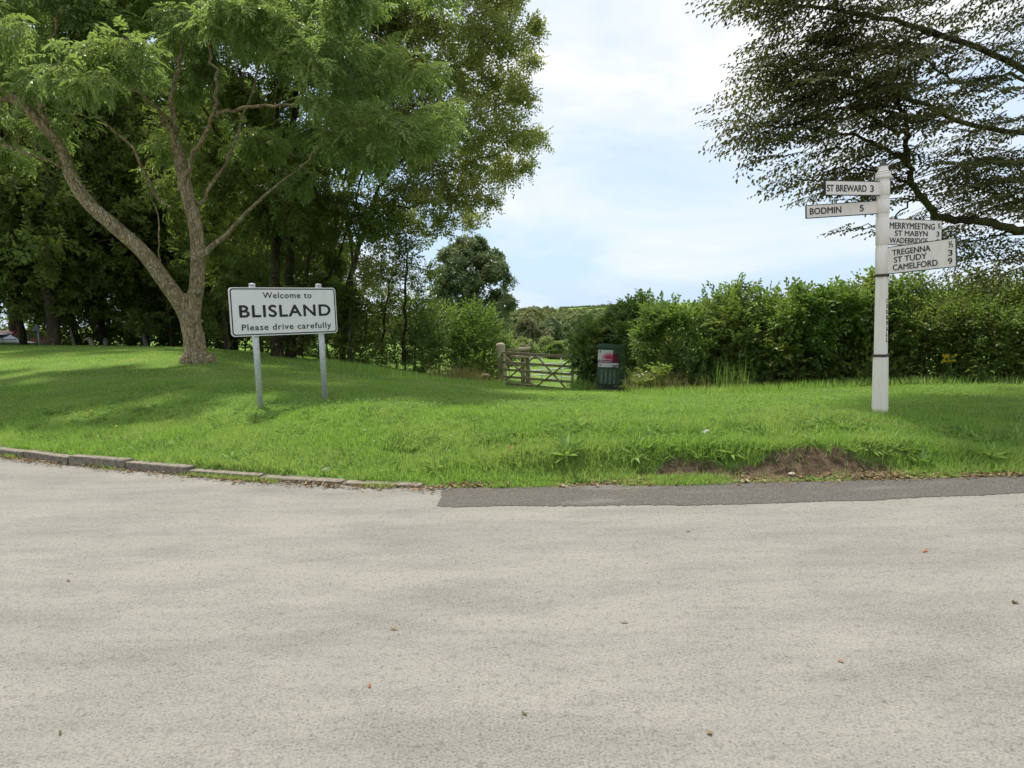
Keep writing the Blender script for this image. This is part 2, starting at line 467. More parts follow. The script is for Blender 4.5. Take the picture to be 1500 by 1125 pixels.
def t_frond(pairs=4, length=.29, ll=.125, lw=.044):
    """one compound leaf: leaflets in pairs on an arching stalk"""
    p, d, n, l, w = [], [], [], [], []
    for i in range(pairs):
        t = .3 + .62 * i / (pairs - 1)
        x = length * t; z = -.35 * length * t * t
        for s in (-1, 1):
            p.append((x, 0, z)); d.append((.62, s * .75, -.28)); n.append((.1, s * .15, 1)); l.append(ll * (1 - .15 * abs(t - .6))); w.append(lw)
    p.append((length, 0, -.35 * length)); d.append((.85, 0, -.5)); n.append((.4, 0, 1)); l.append(ll * 1.05); w.append(lw)
    return dict(p=np.array(p), d=np.array(d), n=np.array(n), l=np.array(l), w=np.array(w))
def t_twig(k=9, length=.32, ll=.08, lw=.05, spread=.9):
    """alternate simple leaves on a short twig"""
    p, d, n, l, w = [], [], [], [], []
    for i in range(k):
        t = (i + .5) / k; s = 1 if i % 2 else -1; a = rng.uniform(-.7, .7)
        p.append((length * t, s * .01, rng.uniform(-.02, .02))); d.append((.45 + .5 * t, s * spread * (1 - .6 * t), a * .6 - .1)); n.append((-.1, rng.uniform(-.5, .5), 1))
        l.append(ll * rng.uniform(.75, 1.15)); w.append(lw * rng.uniform(.8, 1.1))
    return dict(p=np.array(p), d=np.array(d), n=np.array(n), l=np.array(l), w=np.array(w))
def t_cluster(k=8, ll=.12, lw=.075, rad=.10):
    """leaves fanned round a shoot tip"""
    a = np.arange(k) * 2.4; p, d, n = [], [], []
    for i in range(k):
        t = i / k; c, s = math.cos(a[i]), math.sin(a[i])
        p.append((rad * t, .03 * c, .03 * s)); d.append((.25 + .5 * t, c, s)); n.append((1, -.3 * c, -.3 * s))
    return dict(p=np.array(p), d=np.array(d), n=np.array(n), l=rng.uniform(.75, 1.1, k) * ll, w=rng.uniform(.8, 1.1, k) * lw)
def t_spray(length=.75, ll=.074, lw=.044):
    """flat layered spray with side twigs (beech)"""
    p, d, n, l, w = [], [], [], [], []
    def line(o, dr, ln, step):
        k = int(ln / step)
        for i in range(1, k + 1):
            t = i / k; q = o + dr * ln * t + np.array([0, 0, -.10 * ln * t * t])
            s = 1 if i % 2 else -1; side = np.array([-dr[1], dr[0], 0])
            p.append(q); d.append(dr * .75 + side * s * .7 + np.array([0, 0, -.35])); n.append((rng.uniform(-.3, .3), rng.uniform(-.3, .3), 1)); l.append(ll * rng.uniform(.75, 1.15)); w.append(lw * rng.uniform(.8, 1.15))
    ax = np.array([1.0, 0, 0]); line(np.zeros(3), ax, length, .055)
    for i in range(7):
        t = .12 + .78 * i / 6; s = 1 if i % 2 else -1; a = R(rng.uniform(38, 58)) * s
        line(ax * length * t, np.array([math.cos(a), math.sin(a), 0]), length * (.62 - .42 * t) * rng.uniform(.7, 1.2), .055)
    return dict(p=np.array(p), d=np.array(d), n=np.array(n), l=np.array(l), w=np.array(w))

def puff(px, py, Y, r, ky=1.0, kd=1.0):
    """a bough of foliage: centre, and radii r px wide, ky*r high, kd*r deep"""
    m = r / 1000.0 * Y
    return (at(px, py, Y), np.array([m, m * kd, m * ky]))
def sub_clumps(puffs, n_sub, shell=.45):
    C, Rr, Pc = [], [], []
    for c, r in puffs:
        u = nrm(rng.normal(0, 1, (n_sub, 3))); q = rng.uniform(shell, 1, (n_sub, 1)) ** .7
        C.append(c + u * q * r); Rr.append(np.repeat(r[None] / n_sub ** .36 * .95, n_sub, 0)); Pc.append(np.repeat(c[None], n_sub, 0))
    return np.concatenate(C), np.concatenate(Rr), np.concatenate(Pc)
def crown(tubes, puffs, n_sub, n_shoot, r_branch=.03, shell=.45, twigs=True, sag=.12):
    """boughs -> branches, each from a limb or an earlier branch nearby -> shoots; returns shoot origins and axes"""
    C, Rr, Pc = sub_clumps(puffs, n_sub, shell)
    nodes, nr = tubes.all_nodes()
    d0 = np.min(np.linalg.norm(C[:, None, :] - nodes[None, ::3, :], axis=2), axis=1)
    order = np.argsort(d0); rmed = np.median(Rr[:, 0])
    nodes = [nodes]; nr = [nr]
    NN = nodes[0]; NR = nr[0]
    O, A = [], []
    for q, i in enumerate(order):
        c, r, pc = C[i], Rr[i], Pc[i]
        if q % 12 == 0: NN = np.concatenate(nodes); NR = np.concatenate(nr)
        dist = np.linalg.norm(NN - c, axis=1) * rng.uniform(.85, 1.25, len(NN)) + np.maximum(0, NN[:, 2] - c[2]) * .8
        j = int(np.argmin(dist)); b = NN[j]
        ln = np.linalg.norm(c - b)
        if ln > .2:
            midp = (b + c) / 2 + np.array([0, 0, sag * ln]) + rng.normal(0, .08 * ln, 3)
            rb = min(NR[j] * .7, r_branch * (.4 + .25 * ln))
            P = smooth_path(np.array([b, midp, c]), 4); rr = np.linspace(rb, max(.004, rb * .45), len(P))
            tubes.add(P, rr, 5, node=False)
            nodes.append(P[3:]); nr.append(rr[3:])
        k = max(2, int(round(n_shoot * (r[0] / rmed) ** 1.5)))
        g = np.clip(rng.normal(0, .5, (k, 3)), -1.25, 1.25) * r
        o = c + g
        out = nrm(c - b)[None] * .7 + nrm(g) * .8 + nrm(c - pc)[None] * .5
        O.append(o); A.append(nrm(out))
        if twigs:
            for m in range(min(3, k)):
                tubes.add(np.array([c - g[m] * .1, c + g[m] * .5 + np.array([0, 0, .02]), o[m] + A[-1][m] * .1]), np.array([.006, .005, .003]), 3, node=False)
    return np.concatenate(O), np.concatenate(A)

UP = np.array([0, 0, 1.0])
def fronds(O, A, tm, per=6, s=(.8, 1.2), droop=.35, spread=.8):
    O2 = np.repeat(O, per, 0); A2 = np.repeat(A, per, 0)
    d = nrm(A2 * .55 + rng.normal(0, spread, A2.shape) * np.array([1, 1, .6]) - UP * droop)
    up = nrm(UP[None] + rng.normal(0, .25, d.shape))
    return instance(tm, O2 + rng.normal(0, .06, O2.shape), frames(d, up), rng.uniform(*s, len(O2)))
def shoots(O, A, tms, s=(.8, 1.25), lift=.1, jit=.35, upj=.4):
    out = []; pick = rng.integers(0, len(tms), len(O))
    for i, tm in enumerate(tms):
        k = pick == i
        if not k.any(): continue
        d = nrm(A[k] + rng.normal(0, jit, A[k].shape) + UP * lift)
        up = nrm(UP[None] + rng.normal(0, upj, d.shape))
        out.append(instance(tm, O[k], frames(d, up), rng.uniform(*s, k.sum())))
    return np.concatenate(out)

# ------------------------------------------------------------------ terrain
_edge_px = [(0, 668), (100, 681), (220, 692), (400, 706), (520, 712), (640, 716), (850, 713), (1000, 711), (1090, 709), (1300, 704), (1500, 699)]
_E = np.array([at_z(x, y, 0.0) for x, y in _edge_px])
_sl = (_E[1] - _E[0]) / (_E[1][0] - _E[0][0]); _sr = (_E[-1] - _E[-2]) / (_E[-1][0] - _E[-2][0])
_ex = np.concatenate([[_E[0][0] - 60], _E[:, 0], [_E[-1][0] + 60]])
_ey = np.concatenate([[_E[0][1] - 60 * _sl[1]], _E[:, 1], [_E[-1][1] + 60 * _sr[1]]])
def edge_y(x): return np.interp(x, _ex, _ey)

_ctrl = [(0, 600, 11.5), (0, 540, 17), (0, 507, 26), (-300, 505, 26), (-300, 600, 13), (287, 620, 9), (287, 585, 11), (287, 531, 17), (287, 510, 25), (500, 600, 9), (500, 562, 13), (500, 538, 19), (500, 530, 25),
         (620, 590, 10), (620, 556, 16), (600, 545, 25), (640, 557, 22), (665, 560, 24), (700, 563, 25), (735, 566, 25.6), (700, 570, 19), (750, 600, 9), (750, 582, 13), (750, 567, 20), (750, 563, 26), (890, 600, 9), (890, 582, 13), (890, 572, 19),
         (1000, 615, 8), (1000, 592, 10.5), (1000, 577, 15), (1000, 574, 26), (1289, 602, 8.1), (1289, 577, 11), (1289, 562, 15), (1500, 628, 7.4), (1500, 600, 8.9), (1500, 563, 13), (1900, 590, 9), (1900, 550, 16),
         (785, 532, 50), (785, 518, 90), (800, 508, 200), (0, 500, 45), (-300, 500, 45), (0, 492, 90), (1500, 550, 40), (1500, 480, 200), (0, 482, 200)]
_cp = []
for a, b, Y in _ctrl:
    q = at(a, b, Y); _cp.append(q)
for u in (-1.2, -.5, 0, .06, .15, .6, 1.2):
    for Y, z in ((420, 2.0), (720, -8), (1500, 17 + 30 * u), (3500, 10), (7000, -30)):
        _cp.append(np.array([u * Y, Y, z]))
_cp = np.array(_cp)
def _uw(x, y):
    yy = np.maximum(y, 4.0); return np.clip(x / yy, -1.6, 1.6) * 1.5, np.log(yy) * 1.6
_cu, _cw = _uw(_cp[:, 0], _cp[:, 1])
_K = np.sqrt((_cu[:, None] - _cu) ** 2 + (_cw[:, None] - _cw) ** 2 + .002)
_A = np.block([[_K, np.ones((len(_K), 1))], [np.ones((1, len(_K))), np.zeros((1, 1))]])
_wts = np.linalg.solve(_A, np.concatenate([_cp[:, 2], [0]]))
def rbf(x, y):
    u, w = _uw(x, y)
    o = np.full(u.shape, _wts[-1])
    for k in range(len(_cu)):
        o = o + _wts[k] * np.sqrt((u - _cu[k]) ** 2 + (w - _cw[k]) ** 2 + .002)
    return o
def sstep(a, b, x):
    t = np.clip((x - a) / (b - a), 0, 1); return t * t * (3 - 2 * t)
X_SEAM = at_z(640, 716, 0)[0]
def gz(x, y):
    x = np.asarray(x, float); y = np.asarray(y, float)
    d = y - edge_y(x)
    z = rbf(x, y)
    wob = .10 * vnoise(x, y * .3, .9)
    right = sstep(X_SEAM - .6, X_SEAM + 1.6, x) * (1 - .55 * sstep(3.6, 5.2, x))
    pl = .10 * sstep(.10, .16, d) * sstep(X_SEAM + .3, X_SEAM - 2.5, x)
    zl = z + (np.maximum(z, .12) - z) * (1 - sstep(2.6, 5.0, d)); lf = pl + (zl - pl) * sstep(.1, 2.6, d)
    k = .05 * sstep(.02, .2, d) + .55 * sstep(.20 + wob, .52 + wob, d) + .40 * sstep(.4, 1.5, d)
    out = lf * (1 - right) + z * k * right
    out = out + .012 * vnoise(x, y, 1.4) * sstep(.5, 1.5, d)
    return np.where(d < 0.0, -.035, out + .004)
def soil_at(x, y):
    d = y - edge_y(x); wob = .10 * vnoise(x, y * .3, .9)
    px, _, _ = to_px(np.stack([x, y, np.zeros_like(x) + .15], -1))
    win = sstep(850, 960, px) * sstep(1400, 1280, px)
    up = .27 + .24 * np.exp(-((px - 1190) / 75.0) ** 2) + .08 * np.exp(-((px - 1010) / 60.0) ** 2) + .10 * vnoise(x * 2.6, y * .2 + 3, 1.0) + .05 * vnoise(x * 9, y * 2, 1.0)
    face = sstep(.06, .16, d) * sstep(up + .06, up - .04, d - wob)
    gut = sstep(.12, .04, d - .05 * vnoise(x * 3, 0 * y, 1.0))
    bare = sstep(.55, .9, vnoise(x * 1.3 + 5, y * 2.2, .8)) * sstep(.5, .8, d) * sstep(1.6, 1.2, d) * sstep(900, 1000, px)
    return np.clip(win * face + .9 * gut + .7 * bare, 0, 1)

def hit(px, py, lift=0.0):
    """where the sight line of a pixel first meets the ground"""
    for Y in np.arange(5.5, 60, .02):
        q = at(px, py, Y)
        if q[2] <= float(gz(q[0], Y)) + lift and q[2] <= float(gz(q[0], Y)) + .01 + lift: return np.array([q[0], Y, float(gz(q[0], Y))])
    return at(px, py, 12)
xs = np.unique(np.concatenate([np.linspace(-9, 9, 241), -9 - np.geomspace(.1, 4500, 60), 9 + np.geomspace(.1, 4500, 60)]))
ys = np.unique(np.concatenate([np.linspace(5.6, 10.2, 116), 10.2 + np.geomspace(.08, 6500, 130), 5.6 - np.geomspace(.3, 300, 12)]))
GX, GY = np.meshgrid(xs, ys)
GZ = gz(GX, GY)
V = np.stack([GX, GY, GZ], -1).reshape(-1, 3)
i, j = np.meshgrid(np.arange(len(ys) - 1), np.arange(len(xs) - 1), indexing='ij'); nx = len(xs)
Q = np.stack([i * nx + j, i * nx + j + 1, (i + 1) * nx + j + 1, (i + 1) * nx + j], -1).reshape(-1, 4)
me = mesh_np('ground', V, Q, True)
at_ = me.attributes.new('soil', 'FLOAT', 'POINT')
at_.data.foreach_set('value', soil_at(V[:, 0], V[:, 1]).astype(np.float32))
ground = tag(link_mesh('ground', me, M_GROUND), kind='structure')

# road sheet, following the verge
rx = np.concatenate([[-70], np.linspace(-12, 12, 121), [70]])
ry = edge_y(rx) + .06
rows = [np.full_like(rx, -45.0), np.full_like(rx, -5.0), np.full_like(rx, 2.0), ry]
V = np.concatenate([np.stack([rx, r, np.zeros_like(rx)], -1) for r in rows]); nx = len(rx)
i, j = np.meshgrid(np.arange(3), np.arange(nx - 1), indexing='ij')
Q = np.stack([i * nx + j, i * nx + j + 1, (i + 1) * nx + j + 1, (i + 1) * nx + j], -1).reshape(-1, 4)
tag(link_mesh('road', mesh_np('road', V, Q), M_ROAD), kind='structure')

# darker repair strip
pl = np.array([at_z(x, y, 0.004) for x, y in [(641, 741), (850, 741), (1000, 740), (1090, 738), (1300, 731), (1500, 722)]])
px_ = np.linspace(pl[0][0], 13, 700)
lo = np.interp(px_, np.append(pl[:, 0], 13), np.append(pl[:, 1], pl[-1, 1] + (13 - pl[-1, 0]) * _sr[1])) + .022 * vnoise(px_ * 3, 0 * px_, 1.0) + rng.normal(0, .009, len(px_))
hi = edge_y(px_) + .05
n_ = len(px_); NR_ = 24
fade = np.exp(-(px_ - px_[0]) / .12)
V = np.concatenate([np.stack([px_ + fade * (.045 * vnoise(np.full(n_, f * 2.2), np.zeros(n_) + 5, 1.0) + rng.normal(0, .006)), lo + (hi - lo) * f, np.full(n_, .004)], -1) for f in np.linspace(0, 1, NR_)])
i, j = np.meshgrid(np.arange(NR_ - 1), np.arange(n_ - 1), indexing='ij')
tag(link_mesh('tarmac_patch', mesh_np('tarmac_patch', V, np.stack([i * n_ + j, i * n_ + j + 1, (i + 1) * n_ + j + 1, (i + 1) * n_ + j], -1).reshape(-1, 4)), M_PATCH), kind='structure')

# ------------------------------------------------------------------ text
def text_mesh(s, bold=0.0, spacing=1.0):
    c = bpy.data.curves.new('t', 'FONT'); c.body = s; c.offset = bold; c.space_character = spacing; c.resolution_u = 6
    o = bpy.data.objects.new('t', c); COL.objects.link(o)
    bpy.context.view_layer.update()
    me = bpy.data.meshes.new_from_object(o.evaluated_get(bpy.context.evaluated_depsgraph_get()))
    bpy.data.objects.remove(o); bpy.data.curves.remove(c)
    return me
def lettering(s, x0, x1, zb, zt, y, mat, parent, bold=.012, caps_only=True, spacing=1.08, depth=.003, flip=False):
    """text on a face looking along -y, fitted between x0..x1, baseline zb, cap height to zt"""
    me = text_mesh(s, 0.0, spacing)
    v = np.zeros(len(me.vertices) * 3, np.float32); me.vertices.foreach_get('co', v); v = v.reshape(-1, 3)
    a, b = v[:, 0].min(), v[:, 0].max()
    cap = 0.70
    X = x0 + (v[:, 0] - a) / (b - a) * (x1 - x0); Z = zb + v[:, 1] / cap * (zt - zb)
    v2 = np.stack([X, np.full(len(v), y), Z], -1).astype(np.float32)
    me.vertices.foreach_set('co', v2.ravel()); me.update(); me.materials.clear()
    b_ = bmesh.new(); b_.from_mesh(me)
    ex = bmesh.ops.extrude_face_region(b_, geom=list(b_.faces))
    bmesh.ops.translate(b_, vec=(0, -depth, 0), verts=[g for g in ex['geom'] if isinstance(g, bmesh.types.BMVert)])
    bmesh.ops.recalc_face_normals(b_, faces=b_.faces)
    if bold:
        src = b_.copy(); t_ = bold * (zt - zb); me2 = bpy.data.meshes.new('t')
        for k, (ux, uz) in enumerate(((1, 0), (-1, 0), (0, 1), (0, -1))):
            c_ = src.copy(); bmesh.ops.translate(c_, vec=(ux * t_, -.00012 * (k + 1), uz * t_), verts=c_.verts); c_.to_mesh(me2); b_.from_mesh(me2); c_.free()
        src.free(); bpy.data.meshes.remove(me2)
    b_.to_mesh(me); b_.free()
    return link_mesh('lettering', me, mat, parent)

# ------------------------------------------------------------------ welcome sign
def rrect(x0, z0, x1, z1, r, n=6):
    out = []
    for cx, cz, a0 in ((x1 - r, z0 + r, -90), (x1 - r, z1 - r, 0), (x0 + r, z1 - r, 90), (x0 + r, z0 + r, 180)):
        for k in range(n + 1):
            a = R(a0 + 90 * k / n); out.append((cx + r * math.cos(a), cz + r * math.sin(a)))
    return out
def ring(name, outer, inner, y, t, mat, parent):
    b = bmesh.new(); n = len(outer)
    lay = [[b.verts.new((x, yy, z)) for x, z in pl] for pl, yy in ((outer, y - t), (inner, y - t), (outer, y), (inner, y))]
    for k in range(n):
        m = (k + 1) % n
        b.faces.new((lay[0][k], lay[0][m], lay[1][m], lay[1][k])); b.faces.new((lay[2][k], lay[2][m], lay[0][m], lay[0][k])); b.faces.new((lay[1][k], lay[1][m], lay[3][m], lay[3][k]))
    bmesh.ops.recalc_face_normals(b, faces=b.faces)
    me = bpy.data.meshes.new(name); b.to_mesh(me); b.free(); return link_mesh(name, me, mat, parent)

def build_welcome():
    tl, tr = at(333, 421, 9.58), at(490.5, 421.5, 10.6)
    bl, br = at(340, 493.5, 9.58), at(494, 487.5, 10.6)
    c = (tl + tr + bl + br) / 4
    X = Vector(((tr + br - tl - bl) / 2)); W = X.length
    Zv = Vector((tl + tr - bl - br) / 2); H = Zv.length
    x = X.normalized(); z = (Zv - x * Zv.dot(x)).normalized(); y = z.cross(x)
    zb = float(gz(c[0], c[1])) - c[2]
    Mt = Matrix((x, y, z)).transposed().to_4x4(); Mt.translation = Vector(c) + z * zb
    root = empty('welcome_sign', None, M=Mt)
    tag(root, 'white village welcome sign reading BLISLAND on two leaning grey posts', 'road sign')
    zc = -zb
    p = MB().prism(rrect(-W / 2, zc - H / 2, W / 2, zc + H / 2, .05), -.012, .012).build('panel', M_SIGNW, root)
    o1 = rrect(-W / 2 + .014, zc - H / 2 + .014, W / 2 - .014, zc + H / 2 - .014, .042); i1 = rrect(-W / 2 + .030, zc - H / 2 + .030, W / 2 - .030, zc + H / 2 - .030, .032)
    ring('border', o1, i1, -.012, .002, M_BLACK, p)
    def bx(u0, u1, v0, v1): return -W / 2 + u0 * W, -W / 2 + u1 * W, zc + H / 2 - v1 * H, zc + H / 2 - v0 * H
    for s, u0, u1, v0, v1, bo in (('Welcome to', .297, .755, .10, .222, .018), ('BLISLAND', .082, .935, .365, .607, .036), ('Please drive carefully', .092, .935, .755, .88, .018)):
        x0, x1, z0, z1 = bx(u0, u1, v0, v1); lettering(s, x0, x1, z0, z1, -.0121, M_BLACK, p, bo, spacing=1.12)
    for u in (.222, .85):
        px = -W / 2 + u * W
        q = MB().tube([(px, .058, -.25), (px, .058, zc + H / 2 + .03)], [.044, .044], 20).lathe([(.046, 0), (.046, .022), (.040, .030)], 20, Matrix.Translation((px, .058, zc + H / 2 + .03)))
        po = q.build('post', M_GALV, root)
        for dz in (-.22, .22):
            MB().box((px, .056, zc + dz), (.125, .088, .035), None, .006).build('clip', M_GALV, po)
build_welcome()

# ------------------------------------------------------------------ finger post
def build_fingerpost():
    b = at(1289, 602, 8.08); top = at(1294, 241, 8.08)
    z = Vector(top - b).normalized(); Ht = (Vector(top) - Vector(b)).length
    a = R(-44)                                  # front face turned towards the left
    x0 = Vector((math.cos(a), math.sin(a), 0)); y = z.cross(x0).normalized(); x = y.cross(z)
    Mt = Matrix((x, y, z)).transposed().to_4x4(); Mt.translation = Vector(b)
    root = empty('finger_post', None, M=Mt)
    tag(root, 'white fingerpost with four black lettered arms on the verge', 'signpost')
    mm = 8.08 / 1000.0
    def zpx(py): return (602 - py) * mm
    zl, zu = zpx(520), zpx(404)
    SQ2 = 1.0 / math.cos(math.pi / 8)
    sh = MB()
    # octagon-cornered square shaft, tapering
    def octo(h, c, zz): return [(h, -h + c), (h, h - c), (h - c, h), (-h + c, h), (-h, h - c), (-h, -h + c), (-h + c, -h), (h - c, -h)], zz
    def loft(secs):
        bm = bmesh.new(); rr = [[bm.verts.new((u, v, zz)) for u, v in pl] for pl, zz in secs]
        for q, w in zip(rr, rr[1:]):
            for k in range(8): bm.faces.new((q[k], q[(k + 1) % 8], w[(k + 1) % 8], w[k]))
        bm.faces.new(rr[0][::-1]); bm.faces.new(rr[-1]); return bm
    sh._add(loft([octo(.074, .012, -.3), octo(.074, .012, .02), octo(.069, .012, zl)]))
    sh._add(loft([octo(.062, .012, zl + .001), octo(.057, .012, zu)]))
    shaft = sh.build('shaft', M_WHITE, root)
    MB()._add if False else None
    bd = MB(); bd._add(loft([octo(.078, .016, zl - .012), octo(.078, .016, zl + .018)])); bd.build('lower_band', M_BAND, root)
    bd = MB(); bd.lathe([(.078, zu - .012), (.080, zu), (.074, zu + .02)], 28); bd.build('upper_band', M_BAND, root)
    MB().lathe([(.070, zu + .02), (.072, zu + .03), (.0715, zpx(366)), (.066, zpx(364)), (.066, zpx(268)), (.069, zpx(267))], 32).build('column', M_WHITE, root)
    fin = MB().lathe([(.066, zpx(267)), (.082, zpx(266.5)), (.086, zpx(264)), (.082, zpx(262)), (.077, zpx(261.5)), (.083, zpx(260)), (.083, zpx(258.5)), (.060, zpx(256)), (.048, zpx(252)), (.050, zpx(249))], 32).build('cap', M_WHITE, root)
    MB().lathe([(.072, zpx(258)), (.073, zpx(257.2)), (.066, zpx(256.6))], 32).build('cap_ring', M_LEAD, fin)
    MB().lathe([(.055, zpx(249)), (.052, zpx(248.4)), (.006, zpx(240)), (.002, zpx(239.5))], 8).build('spike', M_LEAD, fin)
    # CORNWALL, one letter under another on the face turned right
    Rr = Matrix.Rotation(R(90), 4, 'Z')
    for k, ch in enumerate('CORNWALL'):
        zt = zpx(437 + k * 8.1); zb_ = zpx(437 + k * 8.1 + 6.2)
        o = lettering(ch, -.022, .022, zb_, zt, -.0592 - .003 * (k / 7), M_BLACK, shaft, .03)
        o.data.transform(Rr)
    inv = Mt.inverted()
    # arms: (label, z of centre, height, tip pixel, tip depth, lines)
    def arm(label, pyc, h, tip, tipY, lines, left):
        pc = Vector(b) + z * zpx(pyc)
        tp = Vector(at(tip[0], tip[1], tipY))
        d = (tp - pc); Ln = d.length; d.normalize()
        ax = -d if left else d                              # reading direction, left to right
        az = (z - ax * z.dot(ax)).normalized(); ay = az.cross(ax)
        Ma = Matrix((ax, ay, az)).transposed().to_4x4(); Ma.translation = pc
        s0, s1 = (-Ln, -.05) if left else (.05, Ln)
        ar = MB().box(((s0 + s1) / 2, 0, 0), (s1 - s0, .022, h), None, .003).build('finger_arm', M_WHITE, root)
        ar.matrix_local = inv @ Ma
        ar['label'] = label
        # dark painted edge round the arm
        e = MB(); g = .007
        e.box(((s0 + s1) / 2, 0, h / 2 + g / 2), (s1 - s0, .026, g)); e.box(((s0 + s1) / 2, 0, -h / 2 - g / 2), (s1 - s0, .026, g))
        xe = s0 - g / 2 if left else s1 + g / 2
        e.box((xe, 0, 0), (g, .026, h + 2 * g))
        e.build('edge', M_BLACK, ar)
        for s, f0, f1, v0, v1 in lines:
            lettering(s, s0 + f0 * (s1 - s0), s0 + f1 * (s1 - s0), h / 2 - v1 * h, h / 2 - v0 * h, -.0112, M_BLACK, ar, .02, spacing=1.0)
        # collar on the column
        MB().lathe([(.069, -h / 2 - .006), (.0725, -h / 2 - .002), (.0725, h / 2 + .002), (.069, h / 2 + .006)], 32).build('collar', M_WHITE, ar).matrix_local = (inv @ Ma).inverted() @ Matrix.Translation((0, 0, zpx(pyc)))
    arm('upper left arm pointing to ST BREWARD', 280.3, .148, (1208.5, 275.3), 7.72, [('ST BREWARD', .02, .73, .27, .76), ('3', .80, .865, .27, .76)], True)
    arm('long left arm pointing to BODMIN', 306, .140, (1181, 310.6), 8.12, [('BODMIN', .045, .48, .23, .74), ('5', .735, .79, .23, .74)], True)
    arm('right arm lettered MERRYMEETING', 341, .295, (1378, 341.5), 8.62, [('MERRYMEETING', .06, .865, .13, .37), ('½', .925, .975, .10, .33), ('ST MABYN', .15, .735, .44, .65), ('3', .90, .955, .44, .65), ('WADEBRIDGE', .06, .735, .73, .94), ('6', .90, .955, .73, .94)], False)
    arm('lowest right arm lettered TREGENNA', 383.5, .30, (1400.5, 369.5), 7.5, [('TREGENNA', .10, .655, .115, .33), ('½', .91, .965, .07, .30), ('ST TUDY', .12, .60, .39, .60), ('3', .90, .955, .39, .60), ('CAMELFORD', .10, .75, .68, .90), ('9', .895, .95, .68, .90)], False)
build_fingerpost()

# ------------------------------------------------------------------ gate, fence, cabinet
def frame2(p, q):
    """matrix with x from p to q (levelled), origin p"""
    x = Vector(q - p); Ln = x.length; x.normalize(); y = Vector((0, 0, 1)).cross(x).normalized(); z = x.cross(y)
    M = Matrix((x, y, z)).transposed().to_4x4(); M.translation = Vector(p); return M, Ln
def build_gate():
    p, q = at(734, 563, 25.2), at(840, 572.5, 23.4)
    M, Ln = frame2(p, q)
    root = empty('field_gate', None, M=M)
    tag(root, 'weathered wooden five bar gate with crossed braces between the hedges', 'gate')
    H = 1.17
    for k, zz in enumerate((.04, .30, .56, .83, H)):
        MB().box((Ln / 2, 0, zz), (Ln, .045, .085 if k < 4 else .11), None, .008).build('rail', M_WOOD_D, root)
    MB().box((.05, .0, .56), (.10, .07, 1.32), None, .01).build('hanging_stile', M_WOOD_D, root)
    MB().box((Ln - .04, .0, .58), (.08, .065, 1.25), None, .01).build('closing_stile', M_WOOD_D, root)
    for a, b in (((.1, H - .02), (.50, .0)), ((.50, H - .04), (.07, .16)), ((.51, H - .02), (.90, .10)), ((.97, H - .08), (.50, .0))):
        MB().bar((a[0] * Ln if a[0] > .2 or a[0] < .08 else .12, -.045, a[1]), (b[0] * Ln, -.045, b[1]), .04, .085, .008, up=(0, 1, 0)).build('brace', M_WOOD_D, root)
    MB().box((Ln * .5, -.075, H - .03), (.09, .02, .16), None, .006).build('brace_block', M_WOOD_D, root)
build_gate()
def rough_post(name, px, py0, py1, Y, r, mat, label, parent=None, n=14, rnd=True):
    b, t = at(px, py0, Y), at(px, py1, Y); h = t[2] - b[2]
    prof = [(r * .98, -.3), (r * 1.02, .0), (r, h * .4), (r * .97, h * .8), (r * 1.03, h - .16), (r * .98, h - .08), (r * .72, h - .02), (r * .3, h)] if rnd else [(r, -.3), (r, h - .03), (r * .85, h)]
    mb = MB().lathe(prof, n)
    for v in mb.bm.verts: v.co.x += .03 * r * math.sin(9 * v.co.z + v.co.y * 20); v.co.y += rng.normal(0, .02 * r)
    o = mb.build(name, mat, parent)
    o.location = (b[0], b[1], b[2])
    return o
tag(rough_post('gate_post', 734.5, 560, 502, 25.7, .18, M_WOOD_L, ''), 'thick round-topped timber gate post at hinge end of gate', 'post')
def build_rail_fence():
    b = at(768, 564, 26.5); root = empty('rail_fence', b)
    tag(root, 'short pale post and rail fence standing behind the gate', 'fence')
    for px, dy, w in ((765, 505, .16), (772, 506, .17)):
        t = at(px, dy, 26.5)
        MB().box((t[0] - b[0], 0, (t[2] - b[2]) / 2 - .1), (w, .15, t[2] - b[2] + .2), None, .015).build('post', M_WOOD_D, root)
    t = at(774.8, 502, 26.45); MB().box((t[0] - b[0], -.02, t[2] - b[2] - .12), (.06, .05, .34), None, .01).build('peg', M_WOOD_L, root)
    for (x0, y0), (x1, y1), r in (((740, 513), (777, 510), .062), ((741, 523.5), (777, 521.5), .055), ((741, 534), (774, 533), .05)):
        MB().tube([Vector(at(x0, y0, 26.2) - b), Vector(at((x0 + x1) / 2, (y0 + y1) / 2 + .5, 26.25) - b), Vector(at(x1, y1, 26.3) - b)], [r, r * 1.1, r], 10).build('rail', M_WOOD_L, root)
    for x0 in (741.5, 746):
        t0, t1 = at(x0, 530, 26.6), at(x0 + .2, 562, 26.6)
        MB().bar(Vector(t0 - b), Vector(t1 - b), .14, .03, .006).build('board', M_WOOD_L, root)
build_rail_fence()
def build_metal_gate():
    p, q = at(777, 566, 27.2), at(850, 558, 30.5)
    M, Ln = frame2(p, q); root = empty('metal_gate', None, M=M)
    tag(root, 'thin galvanised metal field gate seen through the wooden gate', 'gate')
    for zz in (.06, .24, .42, .62, .86, 1.16):
        MB().tube([(0, 0, zz), (Ln, 0, zz)], [.021, .021], 8).build('rail', M_GALV, root)
    for xx in (0, .22 * Ln, .6 * Ln, Ln):
        MB().tube([(xx, .02, .03), (xx, .02, 1.18)], [.02, .02], 8).build('upright', M_GALV, root)
build_metal_gate()

